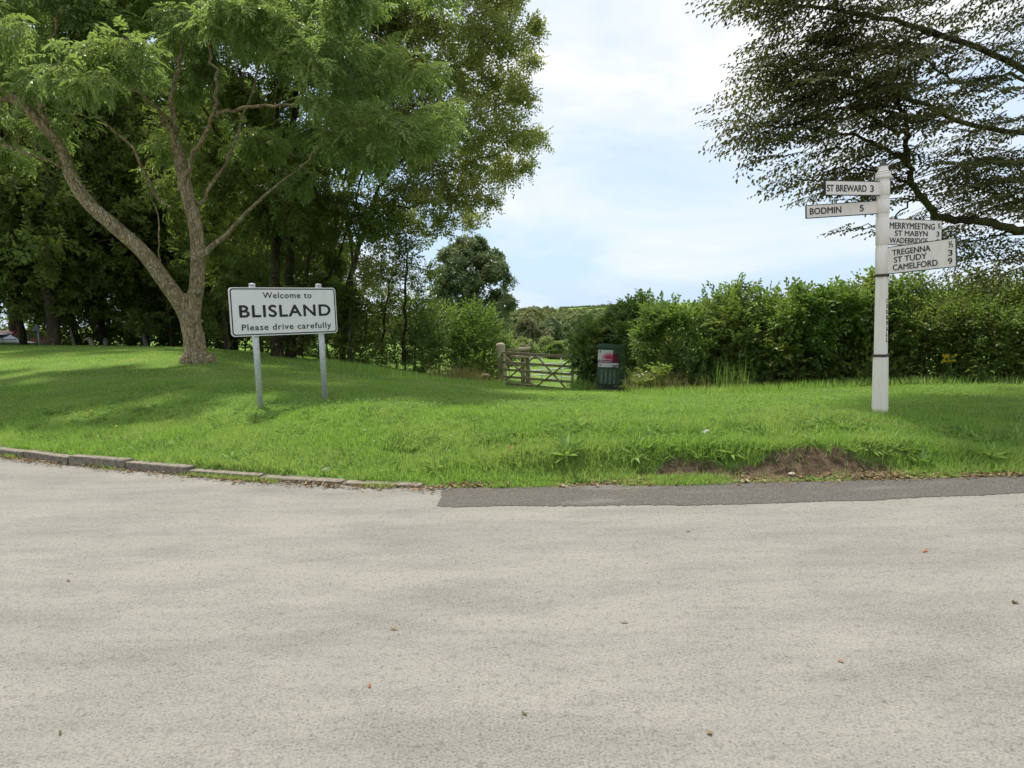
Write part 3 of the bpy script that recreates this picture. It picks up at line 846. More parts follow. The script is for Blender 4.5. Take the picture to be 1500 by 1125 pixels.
def build_cabinet():
    p, q = at(873.5, 570, 19.4), at(913.5, 571, 19.4)
    M, W = frame2(p, q); root = empty('roadside_cabinet', None, M=M)
    tag(root, 'dark green roadside cabinet with red and white poster in the hedge', 'cabinet')
    s = 19.4 / 1000
    H = 66 * s
    MB().box((W / 2, .22, .05), (W * .98, .42, .30), None, .01).build('plinth', plain('dark_grey_plinth', (.06, .068, .06), .8), root)
    bd = MB().box((W / 2, .22, (H + .2) / 2 - .05), (W, .46, H - .36), None, .012).build('body', M_GREENBOX, root)
    bd.location.z = .09
    MB().prism([(-.03, H - .10), (W + .03, H - .10), (W + .02, H - .03), (W * .75, H + .01), (W * .25, H + .01), (-.02, H - .03)], -.05, .5, None, .008).build('roof', M_GREENBOX, root)
    yf = -.012
    d = MB().box((W * .47, yf, .27 + .30), (W * .78, .014, .84), None, .004).build('door', M_GREENBOX, root)
    for k in range(4):
        MB().box((W * (.17 + .155 * k), yf - .012, .36), (.048, .012, .42), None, .004).build('slat', M_GREENLIGHT, d)
    # poster: white sheet with a red flare, white strip below
    m, t, b = new_mat('red_and_white_print')
    tc = N(t, 'ShaderNodeTexCoord'); sp = N(t, 'ShaderNodeMapping', Location=(-1.02, 0, -.62), Scale=(1.35, 0, 1.7)); t.links.new(tc.outputs['Generated'], sp.inputs['Vector'])
    ln = N(t, 'ShaderNodeVectorMath', operation='LENGTH'); t.links.new(sp.outputs[0], ln.inputs[0])
    rp = ramp(t, [(.0, (.60, .04, .12)), (.35, (.55, .05, .13)), (.62, (.70, .38, .42)), (.85, (.74, .70, .69))], ln.outputs['Value'])
    zz = N(t, 'ShaderNodeSeparateXYZ'); t.links.new(tc.outputs['Generated'], zz.inputs[0])
    low = ramp(t, [(.10, (1, 1, 1)), (.30, (0, 0, 0))], zz.outputs['Z'])
    t.links.new(mixc(t, low.outputs['Color'], rp.outputs['Color'], (.22, .02, .05)), b.inputs['Base Color']); b.inputs['Roughness'].default_value = .4
    x0, x1 = .3 * s, 22.2 * s
    zt, zb = (570 - 512) * s, (570 - 530.6) * s
    po = MB().box(((x0 + x1) / 2, yf - .026, (zt + zb) / 2), (x1 - x0, .012, zt - zb)).build('poster', m, root)
    mr = plain('maroon_print', (.14, .015, .035), .5)
    MB().box((x1 + 4.6 * s, yf - .026, zb + .13), (9.2 * s - .002, .011, .26)).build('poster_side', mr, root)
    for zz_, xa, xb in ((524.6, 2, 12), (526.2, 2, 20.5), (529.2, 2.2, 18)):
        x = xa
        while x < xb:
            w = rng.uniform(1.4, 3.2); MB().box(((x + w / 2) * s, yf - .0335, (570 - zz_) * s), (w * s, .003, .9 * s)).build('print_line', M_SIGNW, po); x += w + .5
    MB().lathe([(.022, 0), (.022, .003)], 16, Matrix.Translation((3.4 * s, yf - .032, (570 - 514.6) * s)) @ Matrix.Rotation(R(90), 4, 'X')).build('emblem', M_BLACK, po)
    st = MB().box((16 * s, yf - .026, (570 - 534) * s), (30 * s, .012, 6.2 * s)).build('strip', M_SIGNW, root)
    MB().lathe([(.020, 0), (.020, .003)], 16, Matrix.Translation((4 * s, yf - .032, (570 - 534) * s)) @ Matrix.Rotation(R(90), 4, 'X')).build('emblem', plain('dull_red_print', (.22, .05, .07), .5), st)
    MB().box((24 * s, yf - .0335, (570 - 534) * s), (7.5 * s, .003, .9 * s)).build('print_line', plain('pale_grey_print', (.38, .38, .37), .5), st)
build_cabinet()

# ------------------------------------------------------------------ stones, kerb
def lump(name, loc, size, mat, label, cat, seed=0, rz=0.0, group=None):
    b = bmesh.new(); bmesh.ops.create_icosphere(b, subdivisions=3, radius=1)
    r_ = np.random.default_rng(seed); ph = r_.uniform(0, 6.28, 9)
    for v in b.verts:
        c = v.co; k = 1 + .10 * math.sin(2.3 * c.x + ph[0]) * math.cos(2.9 * c.y + ph[1]) + .08 * math.sin(4.1 * c.z + ph[2] + 2 * c.x) + .04 * math.sin(9 * c.x + 7 * c.y + ph[3])
        v.co = Vector((c.x * size[0], c.y * size[1], c.z * size[2])) * k
    for f in b.faces: f.smooth = True
    me = bpy.data.meshes.new(name); b.to_mesh(me); b.free()
    o = link_mesh(name, me, mat); o.location = loc; o.rotation_euler = (0, 0, rz); tag(o, label, cat, group); return o
q = at(711, 548, 23.2); lump('field_stone', q - [0, 0, .09], (.17, .16, .11), plain('tan_stone', (.17, .13, .075), .9, var=.3), 'rounded tan stone lying in the shade left of the gate', 'stone', 3)
q = hit(1034, 639); lump('verge_stone', (q[0], q[1], float(gz(q[0], q[1])) + .03), (.045, .04, .035), plain('white_stone', (.55, .55, .53), .8), 'small whitish stone on the grassy bank right of centre', 'stone', 5)
q = hit(478, 692); lump('pale_edge_stone', (q[0], q[1], float(gz(q[0], q[1])) + .02), (.05, .035, .03), M_STONE, 'small grey stone among the gutter weeds by the kerb end', 'stone', 6)
q = hit(1160, 697); lump('pale_soil_stone', (q[0], q[1], float(gz(q[0], q[1])) + .015), (.035, .025, .018), plain('cream_stone', (.42, .37, .30), .9), 'small cream stone at the foot of the bare soil bank', 'stone', 8)

# kerb stones laid end to end along the verge, the last ones sunk under turf
def build_kerb():
    ks = np.linspace(-9.5, X_SEAM - .15, 400); ky = edge_y(ks) + .07
    s = np.concatenate([[0], np.cumsum(np.hypot(np.diff(ks), np.diff(ky)))])
    x100 = at_z(104, 681, 0)[0]; s0 = np.interp(x100, ks, s); Lk = .955
    st = s0 - Lk * math.ceil(s0 / Lk) + Lk
    words = ['kerb stone', 'concrete kerb length']
    n = 0
    stones = []
    while st + Lk < s[-1] + .3:
        a = np.array([np.interp(st, s, ks), np.interp(st, s, ky)]); e = np.array([np.interp(min(st + Lk - .012, s[-1]), s, ks), np.interp(min(st + Lk - .012, s[-1]), s, ky)])
        stones.append((a, e)); st += Lk
    for k, (a, e) in enumerate(stones):
        m = (a + e) / 2; px, py, _ = to_px(np.array([m[0], m[1], .06])); ln = np.hypot(*(e - a)); ang = math.atan2(e[1] - a[1], e[0] - a[0])
        top = np.interp(px, [-200, 0, 60, 160, 260, 350, 450, 620], [.08, .085, .09, .115, .085, .045, .035, .03]) + rng.normal(0, .003)
        mb = MB().box((0, 0, 0), (ln, .13, .22), None, .014)
        for v in mb.bm.verts: v.co += Vector(rng.normal(0, .0025, 3))
        o = mb.build('kerb_stone', M_KERB); o.location = (m[0], m[1], top - .11); o.rotation_euler = (rng.normal(0, .012), rng.normal(0, .008), ang + rng.normal(0, .012))
        if px < -60: lab = 'kerb stone at the far left edge under grass'
        elif px < 75: lab = 'worn kerb stone at the left picture edge with grass tuft before it'
        elif px < 205: lab = 'tallest exposed kerb stone, a grey block clear of the grass'
        elif px < 330: lab = 'half sunk kerb stone just right of the tallest exposed one'
        else: lab = 'kerb stone nearly buried in weeds below the welcome sign'
        tag(o, lab, 'kerb stone', 'kerb stones along the left verge')
        STONES.append((px, o))
STONES = []
build_kerb()

# ------------------------------------------------------------------ trees
def tree_root(name, base, label, cat='tree', group=None):
    return tag(empty(name, base), label, cat, group)
def finish_tree(root, tubes, bark, leafV, leafm, trunk_mesh=None):
    base = np.array(root.location)
    Vt = np.concatenate(tubes.V) - base
    tr = link_mesh('trunk', mesh_np('trunk', Vt, np.concatenate(tubes.F), True), bark, root)
    cr = link_mesh('crown', leaves_mesh('crown', leafV - base), leafm, root)
    return tr, cr
def polyline(pts, Ys):
    if np.isscalar(Ys): Ys = [Ys] * len(pts)
    return [at(p[0], p[1], y) for p, y in zip(pts, Ys)]

FROND = t_frond(); TWIGS = [t_twig() for _ in range(4)]
CLUST = [t_cluster() for _ in range(4)]

def build_ash():
    Y = 17.0; base = at(290, 531, Y); root = tree_root('forked_tree', base, 'large forked tree with lichen spotted trunk behind the welcome sign')
    px = Y / 1000.0
    T = Tubes()
    # main stems, remeshed into one skin
    def stem(pts, Ys, w):
        P = smooth_path(np.array(polyline(pts, Ys)), 8); r = np.interp(np.linspace(0, 1, len(P)), np.linspace(0, 1, len(w)), np.array(w) * .405 * px)
        return P, r
    A = stem([(291, 540), (287, 520), (284, 495), (279, 470), (283, 445), (288, 420), (290, 380), (287, 335), (276, 290), (266, 245), (257, 205)], 17.0, [50, 39, 37, 34, 29, 26, 25, 24, 23, 22, 19])
    B = stem([(286, 515), (280, 480), (268, 450), (240, 410), (208, 368), (168, 332), (130, 298), (106, 262), (92, 222), (66, 188), (30, 150), (-10, 120)], [17, 17, 16.9, 16.7, 16.5, 16.3, 16.1, 15.9, 15.7, 15.5, 15.3, 15.1], [34, 32, 30, 27, 25, 24, 22, 20, 17, 16, 14, 10])
    C = stem([(290, 392), (300, 372), (315, 357), (330, 346), (355, 318), (382, 292), (410, 268), (440, 245)], [17, 16.9, 16.8, 16.7, 16.4, 16.1, 15.8, 15.5], [14, 13, 11, 10, 8, 7, 5, 3])
    b = bmesh.new()
    for P, r in (A, B, C):
        V, F = tube_np(P, r, 18); vs = [b.verts.new(v - base) for v in V]
        for f in F: b.faces.new([vs[i] for i in f])
        b.faces.new(vs[:18][::-1]); b.faces.new(vs[-18:]); T.nodes.append(P[10:]); T.nrad.append(r[10:])
    # root flare and burrs
    def blob(p, r, sc=(1, 1, 1)):
        g = bmesh.ops.create_icosphere(b, subdivisions=2, radius=r)
        bmesh.ops.scale(b, vec=sc, verts=g['verts']); bmesh.ops.translate(b, vec=Vector(p - base), verts=g['verts'])
    for a in range(6):
        an = a * 1.05; blob(base + np.array([.30 * math.cos(an), .30 * math.sin(an), .03]), .17, (1, 1, 1.3))
    blob(at(279, 466, 16.9), .22, (1, 1, 1.3))
    for qx, qy, r in ((289, 428, .07), (204, 366, .10), (196, 350, .09), (284, 378, .08), (292, 445, .06), (150, 318, .09), (282, 405, .07), (296, 470, .06)): blob(at(qx, qy, 16.78), r)
    bmesh.ops.recalc_face_normals(b, faces=b.faces)
    me = bpy.data.meshes.new('trunk'); b.to_mesh(me); b.free()
    o = bpy.data.objects.new('tmp', me); COL.objects.link(o)
    rm = o.modifiers.new('r', 'REMESH'); rm.mode = 'VOXEL'; rm.voxel_size = .035
    sm = o.modifiers.new('s', 'SMOOTH'); sm.iterations = 5; sm.factor = .6
    bpy.context.view_layer.update()
    tm = bpy.data.meshes.new_from_object(o.evaluated_get(bpy.context.evaluated_depsgraph_get())); bpy.data.objects.remove(o)
    tm.polygons.foreach_set('use_smooth', np.ones(len(tm.polygons), bool))
    trunk = link_mesh('trunk', tm, BARK_ASH, root)
    # pruned knots
    def knot(qx, qy, r):
        p = Vector(at(qx, qy, 16.66) - base)
        prof = [(r * .55, 0.0), (r * .75, .035), (r, .045), (r * 1.1, .02), (r * 1.1, -.12)]
        MB().lathe(prof, 16, Matrix.Translation(p) @ Matrix.Rotation(R(95), 4, 'X')).build('knot', plain('pale_cut_wood', (.34, .28, .19), .9, var=.3), trunk)
    knot(289.5, 427, .05); knot(206, 366, .06); knot(191, 344, .05)
    # limbs
    nd = lambda pts, Ys, r0, r1: T.limb(polyline(pts, Ys), r0 * px * .5, r1 * px * .5, 9, 6, .03)
    nd([(262, 228), (245, 180), (222, 150), (170, 120), (120, 95)], [17, 16.6, 16, 15, 14], 8, 2)
    nd([(257, 208), (250, 150), (262, 90), (268, 30), (262, -60)], [17, 16.6, 16.4, 16.2, 16], 8, 2)
    nd([(272, 262), (292, 215), (312, 172), (335, 162), (380, 158), (440, 150), (480, 148)], [17, 16.7, 16.3, 16, 15.5, 15, 14.5], 8, 2)
    nd([(312, 174), (318, 120), (305, 60), (320, -30)], [16.3, 16.2, 16, 15.8], 6, 2)
    nd([(290, 300), (330, 240), (350, 190), (380, 90), (400, -20)], [17, 17.4, 17.8, 18, 18], 6, 2)
    nd([(240, 300), (190, 215), (130, 160), (90, 120)], [17, 16.4, 15.6, 15], 5, 2)
    nd([(66, 188), (60, 120), (80, 40), (90, -40)], [15.5, 15.2, 15, 14.8], 7, 2)
    nd([(30, 150), (-30, 140), (-90, 100)], [15.3, 15, 14.6], 7, 2)
    nd([(100, 250), (40, 225), (-30, 205), (-80, 180)], [15.8, 15.3, 14.8, 14.4], 4, 2)
    nd([(440, 245), (480, 205), (520, 190), (580, 165)], [15.5, 15, 14.8, 14.6], 4, 1.5)
    nd([(400, -20), (470, 20), (540, 50), (600, 80)], [18, 17, 16.4, 16], 5, 2)
    nd([(235, 410), (232, 330), (210, 250)], [16.9, 17.2, 17.6], 3, 1.2)
    pf = []
    while len(pf) < 165:
        x = rng.uniform(-120, 650); y = rng.uniform(-120, 265)
        p = 1.0
        if 225 < x < 335 and y > 50: p = .05 if y > 150 else .3
        if 335 <= x < 450 and y > 90: p = .16
        if x < 225 and y > 125: p = .22 if x < 60 else .12
        if 150 < x < 225 and y > 60: p *= .6
        if x > 470 and y > 215: p = .25
        if x > 585 and y < 70: p = .1
        if rng.random() > p: continue
        yy = rng.uniform(13.0, 19.0) if y > -40 else rng.uniform(15, 19.5)
        if 225 < x < 450 and y > 50: yy = rng.uniform(18, 20.5)
        if x < 225 and y > 125: yy = rng.uniform(16.8, 19)
        pf.append(puff(x, y, yy, rng.uniform(22, 40), .6, 1.1))
    # the pale sprays hanging in front
    for x, y, yy, r in ((85, 100, 12.2, 26), (135, 115, 12.2, 26), (185, 80, 12.6, 30), (125, 70, 12.6, 26), (210, 70, 12.8, 24), (450, 90, 13.2, 32), (470, 150, 13.4, 34), (500, 60, 13.6, 34), (560, 185, 13.6, 34), (605, 200, 13.8, 30), (600, 110, 14, 34), (640, 190, 14.2, 28), (490, 200, 14, 26), (430, 30, 13.5, 32), (520, 120, 14, 32), (540, 220, 14, 26), (20, 40, 12.8, 30), (330, 30, 13.2, 30)):
        pf.append(puff(x, y, yy, r, .55, .9))
    O, A_ = crown(T, pf, 5, 5, .026, shell=.2)
    Vl = fronds(O, A_, FROND, 5, (.75, 1.2))
    tw = link_mesh('boughs', mesh_np('boughs', np.concatenate(T.V) - base, np.concatenate(T.F), True), BARK_ASH, root)
    link_mesh('crown', leaves_mesh('crown', Vl - base), LEAF_ASH, root)
build_ash()

def build_dark_tree():
    base = at(412, 522, 23.0); root = tree_root('dark_tree', base, 'dark many-stemmed tree in shade directly behind the welcome sign')
    T = Tubes(); px = 13 / 1000.
    T.limb(polyline([(410, 530), (404, 470), (402, 390), (404, 300), (390, 215), (366, 165), (350, 100)], 23), 17 * px / 1, 4 * px, 10, 6, .04)
    T.limb(polyline([(425, 530), (424, 450), (424, 380), (424, 300), (430, 200), (440, 100), (445, 0), (450, -80)], 23.6), 15 * px, 4 * px, 10, 6, .04)
    T.limb(polyline([(402, 390), (398, 330), (372, 280), (340, 235), (310, 180), (280, 130)], [23, 22.6, 22.2, 21.8, 21.4, 21]), 8 * px, 2 * px)
    T.limb(polyline([(404, 300), (400, 240), (405, 160), (410, 60), (420, -40)], 22.6), 7 * px, 2 * px)
    T.limb(polyline([(440, 520), (448, 420), (462, 330), (480, 280), (500, 200)], 23.4), 7 * px, 2 * px)
    T.limb(polyline([(470, 520), (470, 430), (490, 390), (520, 300), (545, 200)], 24), 6 * px, 2 * px)
    pf = []
    for gx in range(300, 560, 62):
        for gy in range(-130, 300, 70):
            pf.append(puff(gx + rng.uniform(-24, 24), gy + rng.uniform(-24, 24), rng.uniform(21, 26), rng.uniform(40, 58), .75))
    for x, y in ((350, 400), (380, 440), (440, 430), (470, 380), (340, 350), (490, 440), (450, 330)): pf.append(puff(x, y, rng.uniform(23.5, 26), 40, .7))
    O, A = crown(T, pf, 10, 9, .035)
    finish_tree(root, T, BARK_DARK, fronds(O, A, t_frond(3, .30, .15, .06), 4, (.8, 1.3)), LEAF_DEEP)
build_dark_tree()

def build_oak():
    base = at(512, 520, 24.5); root = tree_root('leaning_tree', base, 'slim leaning tree whose yellowish crown meets open sky', 'tree')
    T = Tubes(); px = 14 / 1000.
    T.limb(polyline([(503, 530), (506, 460), (515, 398), (533, 342), (546, 302), (551, 284), (571, 246), (590, 170), (610, 90), (620, 0), (630, -80)], 24.5), 8 * px, 2 * px, 10)
    T.limb(polyline([(510, 530), (514, 450), (516, 372), (508, 320), (503, 272), (512, 235), (523, 206), (540, 130), (560, 40)], 24.2), 5 * px, 1.6 * px)
    T.limb(polyline([(537, 336), (552, 320), (566, 310), (597, 302), (655, 290), (700, 284)], [24.5, 24.2, 24, 23.8, 23.6, 23.5]), 3.5 * px, 1 * px)
    T.limb(polyline([(548, 296), (580, 280), (630, 262), (700, 235), (750, 215)], [24.5, 24.4, 24.3, 24.2, 24]), 3.5 * px, 1 * px)
    T.limb(polyline([(571, 246), (620, 215), (680, 180), (740, 150), (780, 120)], 24.4), 3.5 * px, 1 * px)
    T.limb(polyline([(590, 170), (640, 120), (700, 80), (760, 40)], 24.3), 3.5 * px, 1 * px)
    T.limb(polyline([(612, 80), (614, 30), (660, -10), (720, -40)], 24.6), 3.5 * px, 1 * px)
    T.limb(polyline([(530, 350), (560, 345), (600, 340), (640, 342)], 24.6), 2.5 * px, 1 * px)
    pts = [(560, 60, 40), (610, 40, 42), (660, 40, 40), (705, 55, 36), (742, 62, 28), (585, 120, 40), (640, 105, 42), (695, 110, 40), (740, 120, 30), (765, 140, 20), (620, 165, 42), (675, 175, 40), (725, 180, 34), (758, 200, 26), (600, 220, 38), (650, 235, 40), (700, 240, 34), (740, 245, 26), (570, 290, 30), (620, 285, 32), (668, 290, 28), (705, 290, 22), (560, 350, 24), (600, 335, 24), (640, 332, 20), (690, 325, 14), (545, 400, 22),
           (620, -30, 45), (680, -30, 42), (730, -20, 34), (600, -100, 50), (680, -110, 50), (782, 48, 16), (784, 200, 14), (775, 90, 14), (545, 150, 36), (550, 220, 32), (735, 10, 24), (770, 245, 12)]
    pf = [puff(x, y, rng.uniform(22.8, 26), r, .85) for x, y, r in pts]
    pf = [(c, r * 1.12) for c, r in pf]; O, A = crown(T, pf, 20, 16, .022, shell=.15)
    finish_tree(root, T, BARK_GREY, shoots(O, A, [t_cluster(6, .13, .075, .2) for _ in range(4)] + [t_twig(8, .42, .12, .07) for _ in range(3)], (.7, 1.15)), LEAF_OAK)
build_oak()

# woodland behind: three kinds of tree, each copy with its own trunk and crown
def wood_tree(kind):
    T = Tubes(); H = (13.5, 12.0, 14.5)[kind]
    r0 = (.26, .20, .32)[kind]
    T.limb([np.array(p, float) for p in ((0, 0, -.5), (.05, 0, 1.2), (rng.uniform(-.3, .3), rng.uniform(-.2, .2), H * .35), (rng.uniform(-.5, .5), 0, H * .65), (rng.uniform(-.6, .6), 0, H * .95))], r0, .04, 12)
    for k in range(9):
        a = k * 2.4 + rng.uniform(-.3, .3); z0 = H * (.2 + .065 * k); l = (3.6 - .2 * k)
        s = np.array([0, 0, z0]); T.limb([s, s + np.array([math.cos(a) * l * .5, math.sin(a) * l * .5, l * .35]), s + np.array([math.cos(a) * l, math.sin(a) * l, l * .45])], r0 * .36, .02, 6)
    pf = []
    for k in range(40):
        z = H * rng.uniform(.16, 1.0); rr = (3.9, 3.4, 4.2)[kind] * math.sqrt(max(.12, 1 - ((z / H - .5) / .58) ** 2))
        a = rng.uniform(0, 6.28); q = rng.uniform(.35, 1.0)
        m = rng.uniform(1.0, 1.5); pf.append((np.array([rr * q * math.cos(a), rr * q * math.sin(a), z]), np.array([m, m, m * .75])))
    O, A = crown(T, pf, 8, 10, .04, twigs=False)
    tm = [t_cluster(7, .26, .15, .2) for _ in range(3)] + [t_twig(7, .42, .22, .12) for _ in range(3)]
    return T, shoots(O, A, tm, (.75, 1.2), lift=-.15)
WOODS = [wood_tree(k) for k in range(3)]
W_MESH = [(mesh_np('trunk', np.concatenate(T.V), np.concatenate(T.F), True), leaves_mesh('crown', Vl)) for T, Vl in WOODS]
for (a, b), bk in zip(W_MESH, (BARK_GREY, BARK_DARK, BARK_GREY)):
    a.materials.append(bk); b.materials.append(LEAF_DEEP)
def place_wood(kind, px, Y, s, rz, label, name='woodland_tree'):
    x = at(px, 480, Y)[0]; z = float(gz(x, Y))
    r = tree_root(name, (x, Y, z), label, 'tree', 'trees of the shady wood on the left')
    r.scale = (s, s, s); r.rotation_euler = (0, 0, rz)
    for nm, m in zip(('trunk', 'crown'), W_MESH[kind]):
        o = bpy.data.objects.new(nm, m); COL.objects.link(o); o.parent = r
WOOD_L = 'dark leafy woodland tree in the shaded mass behind the lawn'
for args in ((2, 75, 28.5, 1.0, .4, 'thick trunked woodland tree behind the grey triangular sign'),
             (1, 31, 29.5, .85, 2.0, 'slender trunked tree beside the red parked car'),
             (1, 148, 31, .9, 1.0, 'dark trunked tree right of the leaning pale stone'),
             (0, 212, 32.5, .95, 2.9, 'woodland tree beside the slim pale trunk'),
             (0, -40, 33, 1.0, 4.0, WOOD_L), (2, 285, 36, .9, 5.0, WOOD_L), (0, 340, 33, .9, .9, WOOD_L), (1, 110, 38, 1.1, 3.0, WOOD_L), (2, -150, 30, 1.0, 1.4, WOOD_L),
             (1, 430, 34, .85, 1.9, WOOD_L), (0, 20, 42, 1.1, 2.4, WOOD_L), (2, 190, 44, 1.1, .2, WOOD_L), (1, 380, 42, 1.0, 3.3, WOOD_L), (0, -300, 34, 1.0, 5.5, WOOD_L), (1, 470, 38, .7, 4.6, WOOD_L), (1, 250, 30.5, .62, 4.9, WOOD_L), (0, 330, 28.5, .5, .3, WOOD_L)):
    place_wood(*args)

# ------------------------------------------------------------------ beech on the right
def build_beech():
    base = at(1730, 560, 13.0); base[2] = float(gz(base[0], base[1])); root = tree_root('beech_tree', base, 'dark beech whose drooping boughs hang over the fingerpost')
    T = Tubes(); px = .0078
    T.limb([base - [0, 0, .4], base + [0, 0, 1.5], at(1700, 250, 12.6), at(1660, 60, 12.4), at(1640, -150, 12.4), at(1620, -350, 12.4)], .42, .10, 14)
    lim = []
    def nd(pts, Ys, r0, r1): lim.append(T.limb(polyline(pts, Ys), r0 * px, r1 * px, 9, 7, .02))
    nd([(1690, 300), (1600, 335), (1500, 336), (1440, 326), (1387, 320), (1360, 302), (1337, 268), (1330, 232), (1327, 187), (1318, 150), (1300, 110)], [12.6, 12.2, 11.6, 11.2, 10.9, 10.8, 10.7, 10.6, 10.6, 10.5, 10.4], 11, 3)
    nd([(1680, 180), (1580, 150), (1430, 70), (1290, 25), (1170, 8), (1080, 3)], [12.5, 12, 11.2, 10.4, 9.8, 9.6], 9, 1.5)
    nd([(1690, 240), (1560, 200), (1430, 185), (1300, 130), (1190, 100), (1110, 96)], [12.5, 12, 11.6, 11, 10.5, 10.2], 8, 1.5)
    nd([(1328, 195), (1280, 175), (1250, 140), (1200, 120), (1150, 130)], [10.6, 10.4, 10.2, 10, 9.9], 4, 1)
    nd([(1332, 240), (1270, 205), (1200, 190), (1130, 185), (1090, 195)], [10.6, 10.4, 10.2, 10, 9.9], 4, 1)
    nd([(1340, 275), (1300, 255), (1250, 245), (1200, 255), (1165, 268)], [10.7, 10.9, 11.1, 11.2, 11.3], 3, 1)
    nd([(1345, 285), (1310, 320), (1290, 330), (1255, 338)], [10.8, 11.4, 11.8, 12], 2, .6)
    nd([(1660, 60), (1560, 20), (1420, -30), (1280, -60), (1160, -70)], [12.4, 11.6, 10.8, 10, 9.6], 8, 1.5)
    nd([(1690, 280), (1600, 260), (1520, 235), (1460, 240), (1400, 215)], [12.6, 12, 11.6, 11.2, 11], 7, 1.5)
    nd([(1600, 335), (1540, 300), (1480, 290), (1430, 275), (1385, 262)], [12.2, 11.8, 11.4, 11.2, 11], 4, 1)
    nd([(1500, 336), (1460, 345), (1430, 352), (1410, 362)], [11.6, 11.5, 11.4, 11.4], 3, 1)
    nd([(1600, 335), (1560, 380), (1500, 385), (1450, 380)], [12.2, 12, 11.9, 11.8], 4, 1)
    nd([(1560, 150), (1480, 110), (1400, 120), (1350, 80), (1310, 60)], [12, 11.5, 11, 10.8, 10.6], 4, 1)
    nd([(1430, 70), (1360, 50), (1300, 70), (1240, 65), (1190, 60)], [11.2, 11, 10.7, 10.5, 10.3], 4, 1)
    nd([(1640, -80), (1500, -60), (1360, -110), (1220, -130)], [12.4, 11.6, 10.8, 10], 7, 1.5)
    O, A, TW = [], [], []
    for k, P in enumerate(lim):
        ln = np.linalg.norm(np.diff(P, axis=0), axis=1).sum(); n = int(ln * (4 if k == 6 else 24 if k in (0, 3, 4, 5, 8, 9, 10, 11) else 17))
        t = rng.uniform(.18 if k else .12, 1, n) ** .8
        idx = t * (len(P) - 1); i0 = np.minimum(idx.astype(int), len(P) - 2); f = (idx - i0)[:, None]
        pos = P[i0] * (1 - f) + P[i0 + 1] * f; tan = nrm(P[i0 + 1] - P[i0])
        yaw = rng.normal(0, .85, n) * np.sign(rng.normal(0, 1, n))
        # outwards: mostly to the left, level, tips drooping
        d0 = nrm(tan * np.array([1, 1, .25]) + np.array([-.55, -.15, 0]))
        c, s = np.cos(yaw), np.sin(yaw)
        d = np.stack([d0[:, 0] * c - d0[:, 1] * s, d0[:, 0] * s + d0[:, 1] * c, d0[:, 2] * .4 - rng.uniform(.05, .5, n)], -1)
        off = rng.normal(0, 1, (n, 3)) * np.array([.25, .5, .15])
        o = pos + off
        if k < 2:
            pass
        O.append(o); A.append(nrm(d))
        TW.append(pos)
    TW = np.concatenate(TW); O = np.concatenate(O); A = np.concatenate(A)
    # keep the hanging branch and the sky windows open
    qx, qy, _ = to_px(O + A * .3)
    keep = ~((qx < 1320) & (qy > 300) & (rng.random(len(qx)) < .6)) & ~((qx > 1345) & (qx < 1440) & (qy > 205) & (qy < 300) & (rng.random(len(qx)) < .45)) & ~((qx > 1320) & (qy > 330) & (rng.random(len(qx)) < .35))
    hl = lim[0]; hx, hy, hd = to_px(hl)
    q2x, q2y, q2d = to_px(O + A * .35)
    dd = np.min(np.hypot(q2x[:, None] - hx, q2y[:, None] - hy), 1)
    keep &= ~((dd < 16) & (q2d < 11.4) & (qx > 1322))
    keep &= ~((q2x > 1390) & (q2y > 215) & (rng.random(len(q2x)) < .12)) & ~((q2y > 345) & (rng.random(len(q2x)) < .25))
    bx = np.interp(q2y, [-100, 5, 20, 50, 90, 155, 205, 250, 285, 330], [980, 1020, 1085, 1115, 1060, 1040, 1055, 1125, 1165, 1215])
    keep &= q2x > bx + rng.uniform(0, 40, len(bx))
    O, A, TW = O[keep], A[keep], TW[keep]
    for q in range(0, len(O), 2):
        T.add(np.array([TW[q], (TW[q] + O[q]) / 2 + [0, 0, .05], O[q], O[q] + A[q] * .35, O[q] + A[q] * .6 - [0, 0, .05]]), np.array([.010, .008, .006, .004, .002]), 4, node=False)
    tms = [t_spray(.62 + .05 * k) for k in range(5)]
    finish_tree(root, T, BARK_DARK, shoots(O, A, tms, (.75, 1.15), lift=0, jit=.1, upj=.16), LEAF_BEECH)
build_beech()

# ------------------------------------------------------------------ hedge and undergrowth
def bush(name, puffs, label, leafm, tms, n_sub=8, n_shoot=12, cat='bush', group=None, stems=5, s=(.75, 1.25), lift=.2, bark=None, back=0.0):
    c = np.mean([p[0] for p in puffs], 0); base = np.array([c[0], c[1], float(gz(c[0], c[1]))])
    root = tag(empty(name, base), label, cat, group)
    T = Tubes()
    xs_ = sorted(p[0][0] for p in puffs)
    for k in range(stems):
        x = xs_[0] + (xs_[-1] - xs_[0]) * (k + .5) / stems + rng.normal(0, .1); y = c[1] + back + rng.normal(0, .2); z = float(gz(x, y)); top = max(p[0][2] for p in puffs)
        T.limb([np.array([x, y, z - .1]), np.array([x + rng.normal(0, .15), y + rng.normal(0, .1), z + (top - z) * .4]), np.array([x + rng.normal(0, .3), y + rng.normal(0, .2), z + (top - z) * .85])], .04, .01, 6, 4, .02)
    O, A = crown(T, puffs, n_sub, n_shoot, .016, shell=.25, twigs=False)
    A = nrm(A + np.array([0, -.35, .1]))
    Vt = np.concatenate(T.V) - base
    link_mesh('stems', mesh_np('stems', Vt, np.concatenate(T.F), True), bark or BARK_DARK, root)
    link_mesh('foliage', leaves_mesh('foliage', shoots(O, A, tms, s, lift=lift) - base), leafm, root)
    return root
